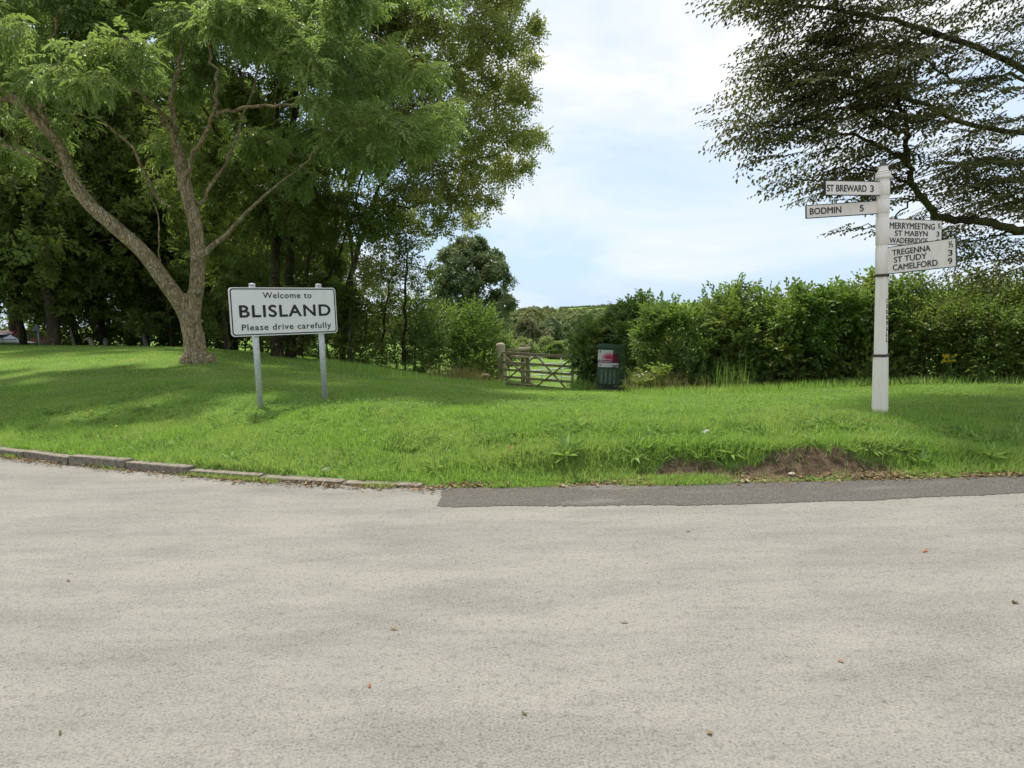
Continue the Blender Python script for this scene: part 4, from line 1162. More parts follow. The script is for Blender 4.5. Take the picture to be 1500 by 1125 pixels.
def strip_puffs(x0, x1, top, bot, Yf, r=34, dy=36, dx=40, kd=1.3, prob=1.0):
    out = []
    x = x0
    while x <= x1:
        yt = np.interp(x, *zip(*top)) + r * .75 + (22 if x > 840 else 8) + rng.normal(0, 6); yb = np.interp(x, *zip(*bot)) - r * .45
        n = max(1, int(round((yb - yt) / dy)) + 1)
        for k in range(n):
            if rng.random() > prob: continue
            yy = yt + (yb - yt) * (k / max(1, n - 1)) + rng.uniform(-6, 6)
            out.append(puff(x + rng.uniform(-9, 9), yy, Yf(x) + rng.uniform(-.25, .25) + (.5 if k == 0 else 0), r * rng.uniform(.85, 1.2), .9, kd))
        if rng.random() < .75: out.append(puff(x + rng.uniform(-14, 14), yt - r * .75 - rng.uniform(-2, 9), Yf(x) + .4, r * rng.uniform(.28, .45), 1.3, kd))
        x += dx
    return out
HT = [t_twig(9, .32, .105, .07) for _ in range(3)] + [t_cluster(7, .10, .07, .10) for _ in range(2)]
HT2 = [t_twig(8, .34, .075, .06) for _ in range(3)] + [t_twig(10, .45, .07, .05) for _ in range(2)]
HT3 = [t_twig(9, .36, .10, .07) for _ in range(3)]
TOP = [(840, 525), (855, 495), (880, 466), (905, 448), (940, 432), (990, 436), (1030, 426), (1075, 416), (1125, 430), (1180, 426), (1230, 420), (1290, 408), (1350, 408), (1420, 404), (1600, 396)]
BOT = [(840, 566), (1000, 577), (1100, 574), (1200, 572), (1300, 561), (1500, 556), (1600, 556)]
HG = 'shrubs of the long hedge on the right'
pf = [puff(*a) for a in ((861, 548, 19.9, 16), (858, 522, 20, 18), (866, 500, 20.4, 20), (919, 545, 20.9, 18), (917, 520, 20.9, 18), (928, 555, 20.6, 18), (885, 490, 20.8, 24), (905, 478, 20.6, 24), (930, 480, 19.6, 26), (950, 505, 18.9, 24), (952, 540, 18.7, 24), (948, 466, 19.4, 24), (926, 490, 19.0, 12), (931, 522, 18.9, 9), (938, 560, 18.6, 14), (925, 464, 20.2, 18))]
bush('ivy_hedge', pf, 'rounded ivy clad hedge end wrapped around the green cabinet', LEAF_HEDGE, HT, 14, 20, 'hedge', HG, back=1.3)
bush('bramble_hedge', strip_puffs(962, 1112, TOP, BOT, lambda x: np.interp(x, [940, 1090], [17.6, 15.6]), 32), 'tall dense bramble bush between the cabinet and the hazel', LEAF_HEDGE, HT, 13, 13, 'hedge', HG)
bush('hazel_hedge', strip_puffs(1085, 1290, TOP, BOT, lambda x: np.interp(x, [1090, 1280], [15.6, 14.8]), 32), 'lighter green hazel hedge just left of the white fingerpost', LEAF_HAZEL, HT3, 13, 12, 'hedge', HG)
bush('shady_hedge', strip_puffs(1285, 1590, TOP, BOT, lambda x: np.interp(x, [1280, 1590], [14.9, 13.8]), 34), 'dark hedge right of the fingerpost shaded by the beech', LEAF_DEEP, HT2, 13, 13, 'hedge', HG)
bush('bramble_sprays', [puff(x, y, yy, r, .7) for x, y, yy, r in ((962, 476, 16.4, 20), (985, 466, 16.2, 18), (1008, 478, 15.9, 18), (950, 490, 16.6, 16), (1030, 510, 15.6, 15))], 'bright bramble sprays on the face of the tall bramble bush', LEAF_BRIGHT, HT, 9, 9, 'bush', HG, stems=2)
bush('yellowish_sprays', [puff(x, y, yy, r, .65) for x, y, yy, r in ((1185, 452, 14.7, 24), (1225, 446, 14.6, 22), (1210, 462, 14.5, 20), (1160, 470, 14.8, 18), (1255, 456, 14.5, 18), (1195, 490, 14.5, 16))], 'yellowish green sprays on the hazel left of the fingerpost', LEAF_BRIGHT, HT3, 9, 9, 'bush', HG, stems=2)
bush('dark_ivy', [puff(x, y, yy, r, .8) for x, y, yy, r in ((1075, 470, 15.4, 22), (1090, 500, 15.2, 22), (1110, 520, 15.1, 18), (1140, 515, 14.9, 16))], 'dark glossy leaves in the middle of the hedge', LEAF_DEEP, HT, 9, 9, 'bush', HG, stems=2)
# hedge low fringe
bush('bramble_shoots', [puff(x, y, 15.4, r, .7) for x, y, r in ((1150, 540, 22), (1190, 548, 20), (1110, 548, 18), (1230, 548, 16), (1010, 560, 14), (960, 555, 15))], 'low bramble shoots spilling from the foot of the hedge', LEAF_HEDGE, HT, 7, 10, 'bush', HG, stems=3)

# undergrowth left of the gate
TOPL = [(440, 480), (480, 462), (530, 440), (580, 430), (620, 455), (660, 460), (700, 448), (735, 468), (760, 500)]
BOTL = [(440, 522), (500, 532), (560, 540), (620, 552), (680, 560), (735, 566)]
UG = 'shrubs of the undergrowth left of the gate'
bush('dark_shrub', strip_puffs(430, 560, TOPL, BOTL, lambda x: np.interp(x, [430, 560], [23.5, 25.2]), 28, 32, 34), 'dark shrub half hidden behind right edge of the welcome sign', LEAF_DEEP, [t_twig(8, .42, .13, .075) for _ in range(4)], 9, 16, 'bush', UG)
bush('tangled_shrub', strip_puffs(575, 660, TOPL, BOTL, lambda x: 26.0, 27, 30, 32), 'tangled green shrub in the middle of the left undergrowth', LEAF_HEDGE, [t_twig(8, .42, .12, .07) for _ in range(4)], 9, 15, 'bush', UG)
bush('leafy_shrub', strip_puffs(668, 735, TOPL, [(660, 535), (740, 540)], lambda x: 26.6, 25, 28, 28) + [puff(690, 540, 25.8, 24), (puff(715, 545, 25.6, 20))], 'fresh bright green shrub beside the round-topped gate post', LEAF_BRIGHT, [t_twig(8, .42, .13, .08) for _ in range(4)], 9, 14, 'bush', UG)
for k, (x0, x1, Y, tp, lab) in enumerate(((95, 205, 36, 462, 'dark holly like bushes under the trees, behind the pale stump post'), (215, 300, 35, 458, 'dark bushes between the slim pale trunk and the forked tree'), (300, 430, 32, 440, 'dark bushes behind the left half of the welcome sign'), (-20, 70, 47, 452, 'dark bushes behind the parked cars'))):
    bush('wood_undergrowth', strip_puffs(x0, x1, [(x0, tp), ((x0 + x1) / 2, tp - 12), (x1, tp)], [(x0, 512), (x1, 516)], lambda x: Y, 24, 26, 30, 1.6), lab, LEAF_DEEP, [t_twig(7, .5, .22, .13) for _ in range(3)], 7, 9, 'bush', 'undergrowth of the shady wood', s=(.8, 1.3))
def young_tree():
    base = at(594, 525, 25.5); root = tree_root('young_tree', base, 'thin young tree rising out of the undergrowth against sky'); T = Tubes()
    T.limb(polyline([(592, 530), (594, 440), (596, 380), (594, 342)], 25.5), .07, .015, 8)
    T.limb(polyline([(560, 520), (566, 450), (574, 400), (576, 375)], 25.8), .06, .015, 8)
    pf = [puff(x, y, 25.5, r, 1.1) for x, y, r in ((594, 352, 12), (600, 372, 15), (588, 385, 16), (606, 400, 18), (590, 415, 20), (612, 432, 22), (575, 395, 16), (570, 425, 22), (625, 400, 10), (560, 400, 14))]
    O, A = crown(T, pf, 7, 8, .012); finish_tree(root, T, BARK_DARK, shoots(O, A, [t_twig(8, .36, .11, .07) for _ in range(3)], (.7, 1.1)), LEAF_DEEP)
young_tree()

def round_tree():
    Y = 46.; base = at(690, 530, Y); base[2] = float(gz(base[0], Y)); root = tree_root('round_tree', base, 'single round crowned tree standing against the sky above shrubs'); T = Tubes()
    T.limb([base - [0, 0, .3], at(690, 490, Y), at(690, 440, Y), at(690, 380, Y)], .28, .05, 10)
    for x, y in ((650, 425), (735, 425), (668, 385), (715, 385), (690, 365)): T.limb([at(690, 460, Y), at((690 + x) / 2, y + 35, Y + rng.uniform(-1, 1)), at(x, y, Y + rng.uniform(-1.5, 1.5))], .10, .03, 6)
    pts = [(690, 365, 16), (672, 374, 18), (708, 372, 18), (655, 392, 20), (690, 390, 24), (722, 392, 18), (646, 414, 18), (672, 415, 24), (704, 415, 24), (732, 412, 16), (645, 438, 18), (672, 442, 24), (706, 442, 24), (737, 438, 16), (690, 465, 26), (660, 462, 22), (722, 462, 22), (700, 355, 8), (680, 358, 8), (748, 446, 7), (728, 378, 9), (655, 374, 9)]
    O, A = crown(T, [puff(x, y, Y + rng.uniform(-1.6, 1.6), r * 1.15, .85) for x, y, r in pts], 10, 14, .04, shell=.5, twigs=False)
    finish_tree(root, T, BARK_DARK, shoots(O, A, [t_cluster(8, .24, .12, .14) for _ in range(4)], (.8, 1.25), lift=.25), LEAF_ROUND)
round_tree()

# beyond the gate: bushes at the field's end, trees, the wooded hill
for k, (x, y, Y, r, lab, m) in enumerate(((770, 512, 62, 12, 'pale green bush at the field end, partly behind the fence post', LEAF_PALE), (800, 513, 66, 15, 'pale willowy bush in the middle of the field end', LEAF_PALE), (826, 514, 64, 13, 'pale feathery bush at field end near the hedge', LEAF_PALE), (815, 516, 62, 10, 'small darker bush between the pale bushes beyond the gate', LEAF_HEDGE))):
    bush('field_bush', [puff(x - r * .6, y + 2, Y, r * .8), puff(x + r * .6, y + 2, Y, r * .8), puff(x, y - 4, Y, r * .8), puff(x, y + r * .4, Y, r * .9)], lab, m, [t_cluster(8, .32, .12, .2) for _ in range(3)], 8, 12, 'bush', 'bushes at the far end of the field', stems=2, lift=.5)
def far_tree(x, ytop, ybot, Y, r, lab, m, name='field_tree'):
    base = at(x, ybot + 6, Y); base[2] = min(base[2], float(gz(base[0], Y)) + .5); root = tree_root(name, base, lab, 'tree', 'trees between the field and the wooded hill'); T = Tubes()
    T.limb([base - [0, 0, .4], at(x, ybot - 5, Y), at(x, (ytop + ybot) / 2, Y), at(x, ytop + 5, Y)], .4, .08, 8)
    pf = []
    for k in range(16):
        t = rng.uniform(0, 1); w = r * math.sin(math.pi * (.25 + .7 * (1 - t)) / 1.1)
        pf.append(puff(x + rng.uniform(-1, 1) * w, ytop + r * .3 + t * (ybot - ytop - r * .3), Y + rng.uniform(-2, 2), r * rng.uniform(.35, .5), .85))
    O, A = crown(T, pf, 7, 9, .05, twigs=False); finish_tree(root, T, BARK_DARK, shoots(O, A, [t_cluster(8, .0045 * Y, .0028 * Y, .2) for _ in range(3)], (.8, 1.3)), m)
far_tree(778, 468, 515, 92, 24, 'copper tinted tree behind the shrubs left of the field', LEAF_COPPER)
far_tree(768, 462, 510, 105, 22, 'bright green rounded tree touching the shrubs left of the field', LEAF_FAR)
far_tree(800, 470, 512, 100, 22, 'dark green dome shaped tree beyond the field, centre', LEAF_ROUND)
far_tree(835, 478, 508, 110, 22, 'low dark tree beyond the field beside the ivy hedge', LEAF_ROUND)
far_tree(865, 476, 508, 120, 20, 'tree beyond the field mostly hidden by the ivy hedge', LEAF_FAR)
def far_wood():
    out = []
    tms = [t_cluster(8, .80, .55, .45) for _ in range(4)]
    for Y in (180, 215, 250, 285, 320, 360, 400, 440):
        n = int(26 + Y * .05)
        for k in range(n):
            pxx = rng.uniform(480, 1120); x = (pxx - 750) / 1000 * Y; y = Y + rng.uniform(-16, 16); z = float(gz(x, y)); m = rng.uniform(3.4, 6.2); h = rng.uniform(6.0, 9.5); prof = np.interp(pxx, [600, 700, 750, 800, 850, 880, 1000], [462, 459, 455, 448, 456, 461, 462]); h = min(h, max(2.5, at(pxx, prof + rng.uniform(0, 5), Y)[2] - z)); m = min(m, h * .8)
            u = nrm(rng.normal(0, 1, (150, 3)) + np.array([0, -.3, .35])); P = np.array([x, y, z + h - m * .9]) + u * np.array([m, m, m * .95]) * rng.uniform(.85, 1.05, (150, 1))
            P = np.concatenate([P, np.array([x, y, z + h * .35]) + nrm(rng.normal(0, 1, (45, 3))) * np.array([m * .9, m * .9, h * .35])])
            A = nrm(P - np.array([x, y, z + h * .4])); out.append(shoots(P, A, tms, (.7, 1.25)))
    o = link_mesh('hillside_wood', leaves_mesh('hillside_wood', out), LEAF_FAR)
    tag(o, 'distant mixed wood covering the hillside beyond the gate', 'woodland', kind='stuff')
far_wood()
# hedgelines on the farthest fields
def far_hedges():
    out = []
    for (x0, y0), (x1, y1), Y0, Y1 in (((820, 455.5), (905, 450.5), 1450, 1500), ((855, 459.5), (905, 453), 1200, 1400), ((835, 461), (905, 462), 1000, 1050)):
        for t in np.linspace(0, 1, 60):
            Y = Y0 + (Y1 - Y0) * t; x = at(x0 + (x1 - x0) * t, 450, Y)[0]; z = float(gz(x, Y))
            P = np.array([x, Y, z + 1]) + rng.normal(0, 1, (12, 3)) * np.array([1.6, 1, .9]); out.append(shoots(P, nrm(rng.normal(0, 1, P.shape)), [t_cluster(6, 2.0, 1.4, .5)], (.7, 1.2)))
    tag(link_mesh('field_hedges', leaves_mesh('field_hedges', out), LEAF_FAR), 'thin dark hedge lines dividing fields on the far hill', 'hedge', kind='stuff')
far_hedges()

# ------------------------------------------------------------------ things under the trees on the left
def build_warning_sign():
    b = at(58, 505, 28.0); root = empty('warning_sign', b); tag(root, 'grey back of a triangular road sign beside the thick trunk', 'road sign')
    s = 28 / 1000.
    MB().tube([(0, 0, -.4), (0, 0, 28.5 * s)], [.04, .04], 10).build('pole', plain('dull_grey_pole', (.20, .22, .24), .6), root)
    MB().prism([(-8.5 * s, 20.5 * s), (5.5 * s, 20.5 * s), (-1.5 * s, 31 * s)], -.06, -.045).build('plate', plain('dull_grey_plate', (.13, .14, .14), .6), root)
build_warning_sign()
def pale_post():
    b = at(108.5, 507, 29.0); root = empty('stump_post', b); tag(root, 'short pale bare stump post standing under the trees', 'post')
    s = 29 / 1000.
    MB().tube([(0, 0, -.3), (-.02, 0, .3), (-.06, 0, 15 * s), (-.10, 0, 28 * s)], [.07, .06, .045, .03], 10).build('stake', BARK_PALE, root)
pale_post()
def pale_stones():
    s = 30 / 1000.
    b = at(135, 509, 30.0); mb = MB().prism([(-.02, -.3), (.14, -.3), (.12, .15), (.05, .36), (-.10, .46), (-.34, .36), (-.34, .30), (-.12, .33), (-.06, .1)], -.1, .1, None, .02)
    o = mb.build('leaning_stone', plain('cream_stone_block', (.50, .43, .31), .9, var=.2)); o.location = b; tag(o, 'cream bent stone under the trees near the dark trunk', 'stone')
    b = at(154, 507, 31.0); lump('mottled_stone', b + [0, 0, .1], (.15, .15, .30), plain('mottled_stone', (.36, .35, .27), .9, var=.5, scale=5), 'mottled pale upright stone right of the dark trunk', 'stone', 14)
    b = at(212, 505, 31.0); root = tree_root('slim_tree', b, 'slim sunlit pale trunk under the trees left of the forked tree'); T = Tubes()
    T.limb([b - [0, 0, .3], at(212.5, 485, 31), at(213.5, 465, 31), at(216, 420, 31.2), at(218, 360, 31.5)], .11, .03, 8)
    O, A = crown(T, [puff(216, 400, 31.2, 22), puff(222, 370, 31.4, 24), puff(208, 380, 31.6, 20)], 7, 8, .02); finish_tree(root, T, BARK_PALE, shoots(O, A, [t_twig(8, .42, .16, .09) for _ in range(3)]), LEAF_DEEP)
pale_stones()
M_GLASSD = plain('dark_car_glass', (.02, .025, .03), .08, var=.05, spec=.6); M_TYRE = plain('tyre_rubber', (.02, .02, .02), .8)
def build_car(x, y, z, rz, paint, label, s=1.0):
    root = tag(empty('parked_car', (x, y, z), rz), label, 'car', 'cars parked under the trees'); root.scale = (s, s, s)
    prof = [(-2.0, .32), (-2.05, .55), (-2.0, .82), (-1.75, .92), (-1.45, 1.28), (-1.15, 1.43), (-.3, 1.47), (.35, 1.38), (.95, .98), (1.65, .86), (1.98, .70), (2.02, .42), (1.9, .28), (-1.85, .26)]
    body = MB().prism(prof, -.84, .84, None, .07).build('body', paint, root)
    win = [(-1.36, .96), (-1.18, 1.26), (-.95, 1.36), (-.3, 1.39), (.28, 1.31), (.72, .98)]
    for sy in (-1, 1): MB().prism(win, sy * .835, sy * .852).build('window', M_GLASSD, root)
    MB().box((0, 0, 0), (.5, 1.35, .012), Matrix.Translation((.68, 0, 1.20)) @ Matrix.Rotation(R(33.5), 4, 'Y')).build('windscreen', M_GLASSD, root)
    MB().box((0, 0, 0), (.36, 1.35, .012), Matrix.Translation((-1.63, 0, 1.12)) @ Matrix.Rotation(R(-50), 4, 'Y')).build('rear_window', M_GLASSD, root)
    for sx in (-1.28, 1.28):
        for sy in (-1, 1):
            w = empty('wheel', (sx, sy * .78, .31)); w.parent = root
            MB().lathe([(.20, -.1), (.29, -.1), (.31, -.07), (.31, .07), (.29, .1), (.20, .1)], 24, Matrix.Rotation(R(90), 4, 'X')).build('tyre', M_TYRE, w)
            MB().lathe([(.20, -.08), (.20, .09), (.06, .105)], 20, Matrix.Rotation(R(90 * sy), 4, 'X')).build('rim', M_GALV, w)
    for sy in (-1, 1):
        MB().box((2.0, sy * .62, .66), (.06, .30, .14), None, .02).build('headlight', M_SIGNW, root)
        MB().box((-2.02, sy * .68, .74), (.06, .22, .20), None, .02).build('tail_light', plain('red_lens', (.30, .012, .012), .3), root)
q = at(-8, 500, 40); build_car(q[0], 40, .80 - .75, R(8), plain('white_car_paint', (.62, .62, .62), .3, var=.03, spec=.6), 'white parked car at the far left edge beyond the lawn')
q = at(36, 500, 43); build_car(q[0], 43, .80 - .62, R(78), plain('red_car_paint', (.28, .02, .025), .3, var=.05, spec=.6), 'red parked car half hidden by the slender trunk')

# ------------------------------------------------------------------ grass
def blades(x, y, h, w, lean=.45, sink=.01):
    n = len(x); z = np.maximum(gz(x, y), np.where(y < edge_y(x) + .01, 0.004, -99)) - sink
    a = rng.uniform(0, 6.28, n); t = np.abs(rng.normal(0, lean, n))
    D = np.stack([np.cos(a) * t, np.sin(a) * t, np.ones(n)], -1)
    b = rng.uniform(0, 6.28, n); Nn = np.stack([np.cos(b), np.sin(b), .3 + 0 * b], -1)
    return leaf_quads(np.stack([x, y, z], -1), D, Nn, h, w, .1, rng.uniform(-.2, .45, (n, 1)), .35)
def band(n, y0, y1, hfun, wfun, uw=.86, dmin=.12):
    """blades spread evenly over the part of the verge between depths y0 and y1"""
    y = np.sqrt(rng.uniform(y0 ** 2, y1 ** 2, n)); x = rng.uniform(-uw, uw, n) * y
    d = y - edge_y(x); k = d > dmin
    x, y, d = x[k], y[k], d[k]
    s = soil_at(x, y); k = rng.random(len(x)) > s * .97
    x, y, d = x[k], y[k], d[k]
    px, py, dep = to_px(np.stack([x, y, gz(x, y)], -1)); k = (px > -60) & (px < 1560)
    x, y, d = x[k], y[k], d[k]
    return blades(x, y, hfun(x, y, d) * rng.uniform(.55, 1.25, len(x)), wfun(y) * rng.uniform(.7, 1.3, len(x)))
def h_near(x, y, d):
    t = np.clip(.5 + .5 * vnoise(x, y, 1.6), 0, 1)
    rough = sstep(3.0, .9, d)
    return .038 + .05 * t * rough + .022 * rough + .03 * np.clip(vnoise(x * 2, y * 2 + 7, 1.3), 0, 1)
parts = []
parts.append(band(200000, 5.8, 9.5, h_near, lambda y: .0065 + 0 * y))
parts.append(band(150000, 9.5, 14, lambda x, y, d: .040 + .015 * np.clip(vnoise(x, y, .8), -1, 1), lambda y: .009 + 0 * y))
parts.append(band(110000, 14, 27, lambda x, y, d: .045 + .015 * np.clip(vnoise(x, y, .6), -1, 1), lambda y: .016 + 0 * y))
parts.append(band(24000, 27, 80, lambda x, y, d: .08 + 0 * x, lambda y: .05 + 0 * y, .4))
# tufts along the gutter and over the kerb
n = 60000; x = rng.uniform(-9, 9, n); d = rng.uniform(-.02, .22, n) * 1.0; y = edge_y(x) + d
pxx, _, _ = to_px(np.stack([x, y, 0 * x], -1))
dens = np.clip(vnoise(x * 1.6, 0 * x, 1.2), 0, 1) * np.interp(pxx, [0, 60, 80, 260, 300, 400, 640, 900, 1250, 1500], [1.6, 1.6, .2, .12, 1.5, 1.7, 1.9, 1.2, .5, .7])
k = rng.random(n) < dens; parts.append(blades(x[k], np.where(pxx[k] < 640, edge_y(x[k]) + np.where(rng.random(k.sum()) < .5, rng.uniform(-.06, .005, k.sum()), rng.uniform(.13, .2, k.sum())), y[k]), rng.uniform(.03, .085, k.sum()), np.full(k.sum(), .006), .7))
# tussocks
nt_ = 2600; x = rng.uniform(-8.2, 7.8, nt_); y = edge_y(x) + .25 + rng.gamma(1.3, .75, nt_); k = soil_at(x, y) < .3; x, y = x[k], y[k]; per = 20
tx = np.repeat(x, per); ty = np.repeat(y, per); sz = np.repeat(rng.uniform(.5, 1.3, len(x)), per); rr = np.abs(rng.normal(0, .045, len(tx))) * sz; aa = rng.uniform(0, 6.28, len(tx))
parts.append(blades(tx + rr * np.cos(aa), ty + rr * np.sin(aa), .095 * sz * rng.uniform(.6, 1.25, len(tx)), rng.uniform(.005, .009, len(tx)), .65))
# overhanging lip above the bare soil
n = 22000; x = rng.uniform(-1, 7.5, n); wob = .10 * vnoise(x, edge_y(x) * .3, .9); d = .46 + wob + rng.normal(0, .10, n); y = edge_y(x) + d; k = rng.random(n) > soil_at(x, y) * .95; x, y = x[k], y[k]; n = len(x)
parts.append(blades(x, y, rng.uniform(.05, .15, n), np.full(n, .007), .8))
tag(link_mesh('grass', leaves_mesh('grass', parts), GRASS), 'short green grass covering the lawn and roadside verge', 'grass', kind='stuff')

# clover and small flat leaves mixed into the turf
n = 90000; y = np.sqrt(rng.uniform(5.8 ** 2, 12.5 ** 2, n)); x = rng.uniform(-.86, .86, n) * y; d = y - edge_y(x)
k = (d > .14) & (rng.random(n) < np.clip(.35 + .65 * vnoise(x * 1.1 + 9, y * 1.1, 1.2), .04, 1)) & (soil_at(x, y) < .4); x, y = x[k], y[k]; n = len(x)
a = rng.uniform(0, 6.28, n); V = leaf_quads(np.stack([x, y, gz(x, y) + rng.uniform(.02, .075, n)], -1), np.stack([np.cos(a), np.sin(a), rng.uniform(-.3, .5, n)], -1), np.stack([rng.normal(0, .45, n), rng.normal(0, .45, n) - .2, np.ones(n)], -1), rng.uniform(.016, .040, n), rng.uniform(.012, .026, n), .15)
tag(link_mesh('clover', leaves_mesh('clover', V), WEED), 'low clover and small weeds mixed through the roadside turf', 'clover', kind='stuff')
n = 9000; y = np.sqrt(rng.uniform(5.8 ** 2, 13 ** 2, n)); x = rng.uniform(-.86, .86, n) * y; d = y - edge_y(x); k = (d > .1) & (rng.random(n) < np.clip(.3 + .7 * vnoise(x * .8 + 4, y * 1.4, 1.0), .05, 1)); x, y = x[k], y[k]
tag(link_mesh('dry_blades', leaves_mesh('dry_blades', blades(x, y, rng.uniform(.03, .09, len(x)), np.full(len(x), .007), .9)), STRAW), 'withered straw coloured blades scattered in the turf', 'grass', kind='stuff')

# broad-leaved weeds in the bank, thick ground cover
def rosette(k=9, ll=.13, lw=.038):
    a = np.arange(k) * 2.4; el = rng.uniform(.25, .95, k)
    d = np.stack([np.cos(a) * np.cos(el), np.sin(a) * np.cos(el), np.sin(el)], -1); n_ = np.stack([-np.cos(a) * np.sin(el), -np.sin(a) * np.sin(el), np.cos(el)], -1)
    return dict(p=np.zeros((k, 3)) + d * .01, d=d, n=n_, l=rng.uniform(.6, 1.1, k) * ll, w=rng.uniform(.8, 1.1, k) * lw)
ROS = [rosette(10, .12, .034), rosette(8, .15, .05), rosette(12, .10, .03), rosette(7, .17, .035)]
def weeds(n, dlo, dhi, x0, x1, s):
    out = []; x = rng.uniform(x0, x1, n); y = edge_y(x) + rng.uniform(dlo, dhi, n); k = soil_at(x, y) < .5; x, y = x[k], y[k]
    O = np.stack([x, y, gz(x, y)], -1); pick = rng.integers(0, 4, len(x))
    for i_ in range(4):
        q = pick == i_; a = rng.uniform(0, 6.28, q.sum()); X = np.stack([np.cos(a), np.sin(a), 0 * a], -1)
        out.append(instance(ROS[i_], O[q], frames(X, np.tile(nrm(np.array([0, -.35, 1.0])), (q.sum(), 1))), rng.uniform(*s, q.sum())))
    return np.concatenate(out)
Vw = [weeds(520, .42, 1.25, -1.5, 7.2, (.45, 1.1)), weeds(350, .3, .9, -7, -1.5, (.45, .9)), weeds(500, .3, 2.4, -7.5, 0, (.35, .8)), weeds(500, .9, 2.4, 0, 7.5, (.35, .75)), weeds(160, .0, .2, -5, 5, (.3, .6)), weeds(260, 2.4, 4.5, -7, 5, (.3, .6))]
tag(link_mesh('verge_weeds', leaves_mesh('verge_weeds', Vw), WEED), 'broad leaved weeds and plantains growing through the verge', 'weeds', kind='stuff')
# larger single weeds
WG = 'large rosette weeds on the bank face'
for qx, qy, s, lab in ((1345, 680, 1.1, 'spiky leaved weed at the foot of the bank right of the soil'), (1275, 664, 1.0, 'broad pale weed on the bank below the fingerpost'), (1070, 668, 1.1, 'long leaved weed on the bank left of the bare soil'), (830, 672, 1.6, 'tall dock weed on the bank near the middle'), (640, 690, 1.3, 'broad leaved weed standing above the patch corner'), (372, 614, .8, 'grey leaved thistle at the foot of the left sign post'), (930, 670, 1.0, 'low weed on the bank below the green cabinet'), (1450, 672, 1.4, 'leafy weed on the bank near right picture edge')):
    q = hit(qx, qy); z = q[2]; T = rosette(14, .17, .036)
    V = instance(T, np.zeros((1, 3)), frames(np.array([[1., 0, 0]]), np.array([[0, -.4, 1.]])), np.array([s]))
    o = link_mesh('rosette_weed', leaves_mesh('rosette_weed', V), WEED); o.location = (q[0], q[1], z); tag(o, lab, 'weed', WG)

# coarse grass at the hedge foot
def tall_grass(name, px0, px1, py, Y, n, h, mat, label, dy=.5, cat='grass clump', kind=None):
    p0, p1 = at(px0, py, Y), at(px1, py, Y); x = np.clip(rng.normal((p0[0] + p1[0]) / 2, (p1[0] - p0[0]) / 3.4, n), p0[0] - .3, p1[0] + .3) if kind is None else rng.uniform(p0[0], p1[0], n); y = Y + rng.normal(0, dy, n)
    b = np.array([(p0[0] + p1[0]) / 2, Y, float(gz((p0[0] + p1[0]) / 2, Y))])
    V = blades(x, y, rng.uniform(.5, 1.2, n) * h, np.full(n, .012 * Y / 15), .35) - b
    o = link_mesh(name, leaves_mesh(name, V), mat); o.location = b; return tag(o, label, cat, kind=kind)
tall_grass('tall_grass', 1046, 1100, 570, 14.9, 240, .7, GRASS, 'tall arching green grass clump at the foot of the bramble', .25)
tall_grass('dry_grass', 640, 722, 560, 23.4, 700, .62, STRAW, 'dry brownish long grass below the shrubs left of the gate', .8)
tall_grass('dry_stems', 930, 990, 572, 15.4, 500, .55, STRAW, 'dead brown stems at the hedge foot right of the cabinet', .2)
tall_grass('hedge_foot_stems', 945, 1280, 573, 14.9, 500, .40, STRAW, 'dead brown grass and stems mixed along the hedge foot', .35, 'dry grass', 'stuff')
tall_grass('rough_grass', 480, 740, 556, 19.5, 5000, .22, GRASS, 'rough unmown grass in front of the left undergrowth', 1.3, 'grass', 'stuff')
tall_grass('hedge_foot_grass', 930, 1520, 572, 13.9, 6000, .20, GRASS, 'rough unmown grass along the foot of the right hedge', .5, 'grass', 'stuff')
tall_grass('gateway_grass', 838, 872, 570, 19.6, 500, .35, GRASS, 'long grass beside the left wall of the green cabinet', .4)

# yellow flowers by the shady hedge
def flowers():
    V = []
    b = at(1392, 526, 13.7)
    for k in range(16):
        p = at(1378 + rng.uniform(0, 22), 525 + rng.uniform(-5, 5), 13.6)
        for a in range(5):
            V.append(leaf_quads(np.array([p]) - b, np.array([[math.cos(a * 1.26), -.3, math.sin(a * 1.26)]]), np.array([[0, -1., 0]]), np.array([.034]), np.array([.026])))
    m = leaf_mat('yellow_petals', (.55, .38, .02), (.62, .46, .03), (.6, .4, .02), .3, .6, .2)
    root = tag(empty('yellow_flowers', b), 'patch of small yellow flowers in the dark hedge', 'flowers')
    link_mesh('petals', leaves_mesh('petals', V), m, root)
    T = Tubes(); g = float(gz(b[0], b[1]))
    for k in range(7): T.add(np.array([[rng.uniform(-.1, .1), 0, g - b[2]], [rng.uniform(-.12, .12), -.03, -.3], [rng.uniform(-.14, .14), 0, 0]]), np.array([.006, .005, .003]), 4)
    link_mesh('stems', T.mesh('stems'), WEED, root)
flowers()

# ------------------------------------------------------------------ fallen leaves
n = 5200; x = rng.uniform(-8.5, 8, n); pxx, _, _ = to_px(np.stack([x, edge_y(x), 0 * x], -1))
d = rng.normal(.0, .06, n); d = np.where(pxx > 640, d + .09, d - .05); y = edge_y(x) + d
k = rng.random(n) < np.clip(.45 + .5 * vnoise(x * 1.2, 0 * x + 2, 1.1), .08, 1); x, y = x[k], y[k]; n = len(x)
z = np.maximum(gz(x, y), .006) + rng.uniform(.003, .02, n); a = rng.uniform(0, 6.28, n)
V = leaf_quads(np.stack([x, y, z], -1), np.stack([np.cos(a), np.sin(a), rng.uniform(-.1, .35, n)], -1), np.stack([rng.normal(0, .4, n), rng.normal(0, .4, n), np.ones(n)], -1), rng.uniform(.015, .065, n), rng.uniform(.008, .04, n), .3)
n2 = 260; x = rng.uniform(-8.5, 3, n2); y = edge_y(x) - rng.uniform(.0, .16, n2); a = rng.normal(.1, .35, n2)
